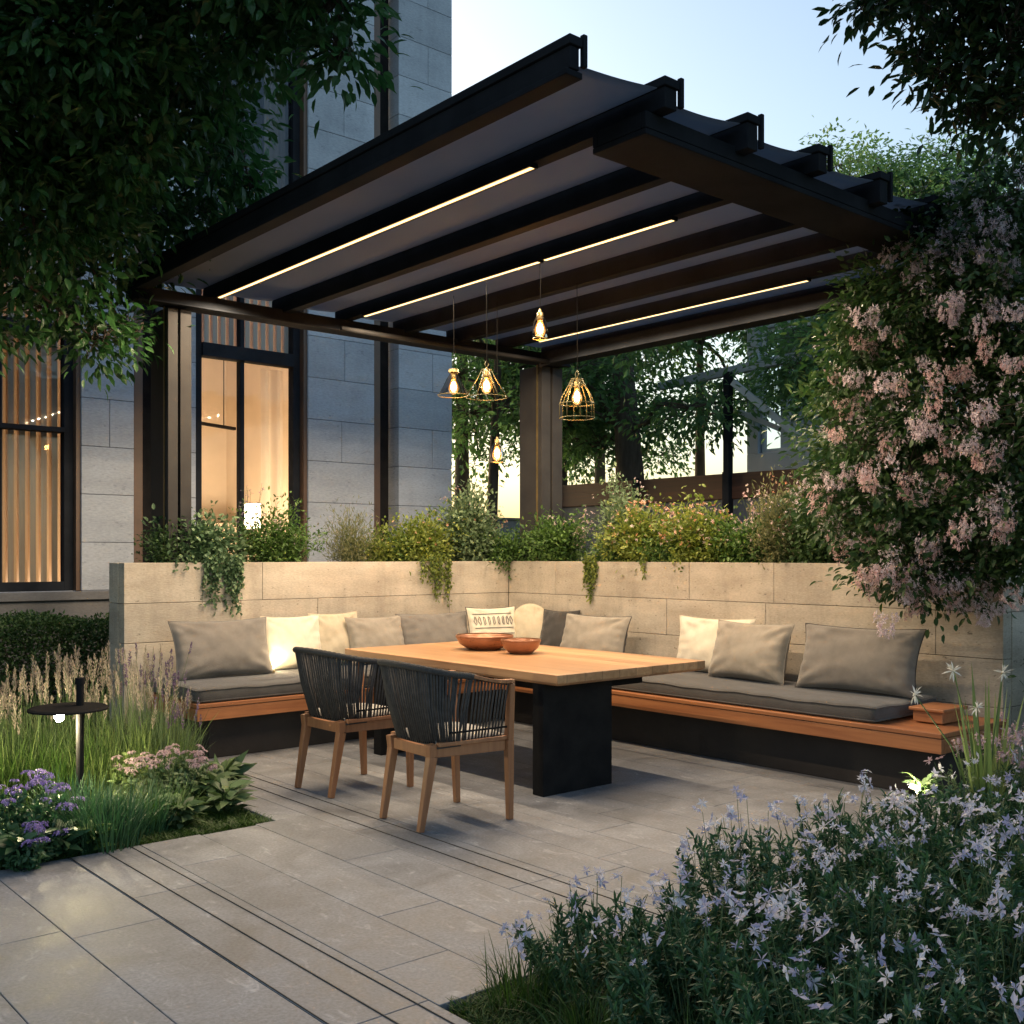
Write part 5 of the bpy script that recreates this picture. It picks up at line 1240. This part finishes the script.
heads_plant('violet_flower', 'mound of violet flower heads at the left edge of the bed', gnd(20, 850), .30, .36, 26, .075, 20, G['violet'], G['blue'], 201, leafn=1500)
heads_plant('violet_flower', 'second violet-flowered mound, low beside the paving at the left', gnd(38, 868) + np.array([-.02, .08]), .16, .20, 9, .07, 18, G['violet'], G['blue'], 202, leafn=600)
heads_plant('mauve_flower', 'rounded mauve flower heads on the right of the left bed', gnd(172, 805), .25, .34, 30, .075, 22, G['mauve'], G['hosta'], 203, leafn=1200)
heads_plant('mauve_flower', 'small pale mauve heads left of the rounded mauve plant', gnd(132, 800), .14, .32, 10, .06, 16, G['mauve'], G['lime'], 204, leafn=500)
def rosette(name, label, c, n, size, mat, seed, lw=.38, base=-.03, group=None, layers=3):
    rng = np.random.default_rng(seed); e = empty(name, (c[0], c[1], base), label=label, cat='plant', group=group); L = Leaves()
    for k in range(layers):
        m_ = n // layers; a = rng.random(m_) * 6.28; el = .25 + .35 * k / layers
        P = np.stack([c[0] + np.cos(a) * size * .25 * rng.random(m_), c[1] + np.sin(a) * size * .25 * rng.random(m_), base + .02 + size * .25 * k + rng.random(m_) * .05], 1)
        D = np.stack([np.cos(a), np.sin(a), np.full(m_, el + .3)], 1)
        L.add(P, D, size * rng.uniform(.7, 1.1, m_), size * lw * rng.uniform(.8, 1.1, m_), curl=.35, fold=.2, rng=rng)
    L.build('foliage', mat, e, smooth=True); return e
for i, (px, py, s_, mt, lab) in enumerate(((205, 805, .19, 'hosta', 'broad-leaved plant right of the mauve flowers'), (225, 812, .17, 'hosta', 'broad-leaved plant nearest the paving corner'), (180, 825, .14, 'hosta', 'low broad-leaved plant at the bed edge'), (225, 790, .17, 'hosta', 'broad-leaved plant behind, beside the bench foot'), (133, 812, .12, 'lime', 'small pale lime plant in the left bed'),
                                           (20, 866, .15, 'blue', 'dark broad leaves at the bed edge by the violet flowers'), (60, 855, .14, 'blue', 'dark broad leaves right of the low violet mound'), (90, 850, .12, 'green', 'small broad leaves at the middle bed edge'))):
    rosette('leafy_plant', lab, gnd(px, py), 60, s_, G[mt], 220 + i)
# ground cover
def cover(name, regions, n, h, wd, mat, seed, label):
    rng = np.random.default_rng(seed); L = Leaves()
    for x0, x1, y0, y1, k in regions:
        P = np.stack([rng.uniform(x0, x1, k), rng.uniform(y0, y1, k), np.full(k, -.03)], 1); a = rng.random(k) * 6.28; D = np.stack([np.cos(a) * .6, np.sin(a) * .6, np.ones(k)], 1)
        L.strips(P, D, h * rng.uniform(.4, 1.2, k), wd, .4, seg=3, rng=rng)
    o = L.build(name, mat); tag(o, label, 'grass', kind='stuff'); return o
cover('lawn_grass', [(1.0, 2.88, 5.44, 6.2, 26000), (2.0, 2.88, 6.2, 7.2, 9000), (0, 2.2, 6.2, 8.8, 14000)], 0, .07, .005, G['lawn'], 301, 'short grass growing between the plants of the left bed')
cover('lawn_grass', [(2.14, 3.4, 1.6, 2.82, 30000), (3.4, 6.8, 1.6, 2.82, 22000), (2.14, 4.5, .6, 1.6, 14000)], 0, .07, .005, G['lawn'], 302, 'short grass under the flowers of the right bed')

# garden lamp on the left
c = at(80, 555, 6.0); gl = empty('garden_lamp', (c[0], c[1], -.03), label='black garden lamp with flat disc shade, glowing in the left bed', cat='lamp')
m = MB(); m.tube([(0, 0, 0), (0, 0, .80)], .021, 14); m.lathe([(0, .80), (.027, .80), (.027, .835), (0, .84)], (0, 0, 0), 16); m.build('post', M['blackmetal'], gl, world=False, smooth=False)
off = (-.065 * .759, .065 * .652)
m = MB(); m.lathe([(0, .685), (.20, .672), (.215, .664), (.215, .655), (.19, .655), (0, .66)], (off[0], off[1], 0), 48); m.build('disc_shade', M['blackmetal'], gl, world=False, smooth=False)
m = MB(); m.lathe([(0, .658), (.018, .655), (.026, .625), (.016, .602), (0, .597)], (off[0] * 1.2 - .05, off[1] * 1.2 - .04, 0), 16); m.build('bulb', M['gardenbulb'], gl, world=False, smooth=True)
lamp('garden_light', (c[0] + off[0] * 1.2 - .05, c[1] + off[1] * 1.2 - .04, .53), 9.0 * LED, (1, .85, .5), .03, gl)
# spot in the right bed
c = at(914, 555, 5.35); gs = empty('spot_lamp', (c[0], c[1], -.03), label='small glowing garden spot among pale leaves near the bench end', cat='lamp')
m = MB(); m.tube([(0, 0, 0), (0, 0, .30)], .010, 10); m.tube([(.0, .0, .30), (-.01, -.01, .36)], .028, 16); m.build('spike', M['blackmetal'], gs, world=False)
m = MB(); m.lathe([(0, .362), (.026, .363), (.02, .375), (0, .38)], (-.01, -.01, 0), 16); m.build('lens', M['gardenbulb'], gs, world=False, smooth=True)
lamp('spot_light', (c[0] - .03, c[1] - .03, .44), .55 * LED, (1, .85, .5), .03, gs)
rosette('leafy_plant', 'pale lime leaves lit by the garden spot near the bench end', (c[0] + .02, c[1] - .04), 40, .11, G['hosta'], 240, base=.24)

# ------------------------------------------------------------------ right bed
k = 0; rs = random.Random(21)
X_ = [(2.62, 2.55, .34), (3.0, 2.30, .44), (2.60, 2.10, .40), (3.42, 2.52, .50), (3.10, 1.88, .46), (3.55, 2.05, .52), (3.95, 2.5, .50), (2.55, 1.62, .44), (3.05, 1.42, .48), (3.55, 1.55, .52), (4.05, 2.02, .52), (4.45, 2.45, .46), (4.10, 1.50, .54), (4.60, 1.95, .50), (4.95, 2.40, .46), (4.6, 1.45, .54), (5.1, 1.9, .50), (2.95, 1.02, .46), (3.5, 1.05, .50), (5.45, 2.3, .50), (5.6, 1.8, .55)]
near_l = ['low lilac star-flowered plant spilling at the left tip of the right bed', 'lilac star-flowered plant near the paving edge of the right bed']
for i, (x, y, h) in enumerate(X_):
    lab = near_l[0] if i == 0 else near_l[1] if i == 1 else ('lilac star-flowered plant in the back row of the right bed, towards the bench' if y >= 2.28 else 'lilac star-flowered plant in the front row of the right bed, nearest the viewer' if y < 1.6 else 'lilac star-flowered plant in the middle row of the right bed')
    heads_plant('star_flower', lab, (x, y), .36, h, 24 if i < 14 else 17, .060, 3, G['star'], G['blue'], 400 + i, leafn=2600, ls=.052, lw=.22, head='stars', group='lilac star-flowered plants in the right bed', stemh=.12)
for i, (x, y) in enumerate(((2.38, 2.72), (2.35, 2.35), (2.4, 1.95), (2.7, 2.75))):
    tuft('grass_clump', ('wispy grass clump at the left tip of the right bed', 'wispy grass clump along the edge of the right bed', 'grass clump at the lower left of the right bed', 'wispy grass clump beside the star flowers at the paving')[i], (x, y), 160, .26, .12, .004, G['lawn'], 430 + i, bend=.6, group='grass clumps in the right bed')
for i, (x, y, h) in enumerate(((5.55, 2.62, .56), (5.9, 2.35, .62), (6.1, 2.7, .58))):
    heads_plant('pink_flower', ('pale pink flowering plant near the bench end', 'pale pink flowering plant at the right edge of the view', 'pale pink flowering plant under the wall end')[i], (x, y), .26, h, 22, .06, 6, G['mauve'], G['greygreen'], 440 + i, leafn=1200, ls=.04, lw=.3, head='stars')
c = at(985, 555, 5.5)
iris = tuft('iris', 'tall sword-leaved plant near the right wall end', c, 22, 1.0, .06, .034, G['lime'], 450, bend=.10, lean=.28)
st = MB()
hd = []
for px, py, d in ((953, 671, 5.3), (915, 695, 5.2), (977, 708, 5.25), (1003, 673, 5.4)):
    q = at(px, py, d); b0 = np.array([c[0], c[1], .02]); st.tube([b0, (b0 + q) / 2 + np.array([0, 0, .12]), q], [.005, .004, .003], 6, False)
    F = Leaves(); r2 = np.random.default_rng(int(px)); D = nrm(r2.normal(0, 1, (16, 3)) + [-.2, -.2, .4]); F.add(np.tile(q, (16, 1)), D, .055 * r2.uniform(.7, 1.1, 16), .010, rng=r2)
    F.build('spider_flower', G['white'], iris)
st.build('flower_stem', M['stem'], iris)
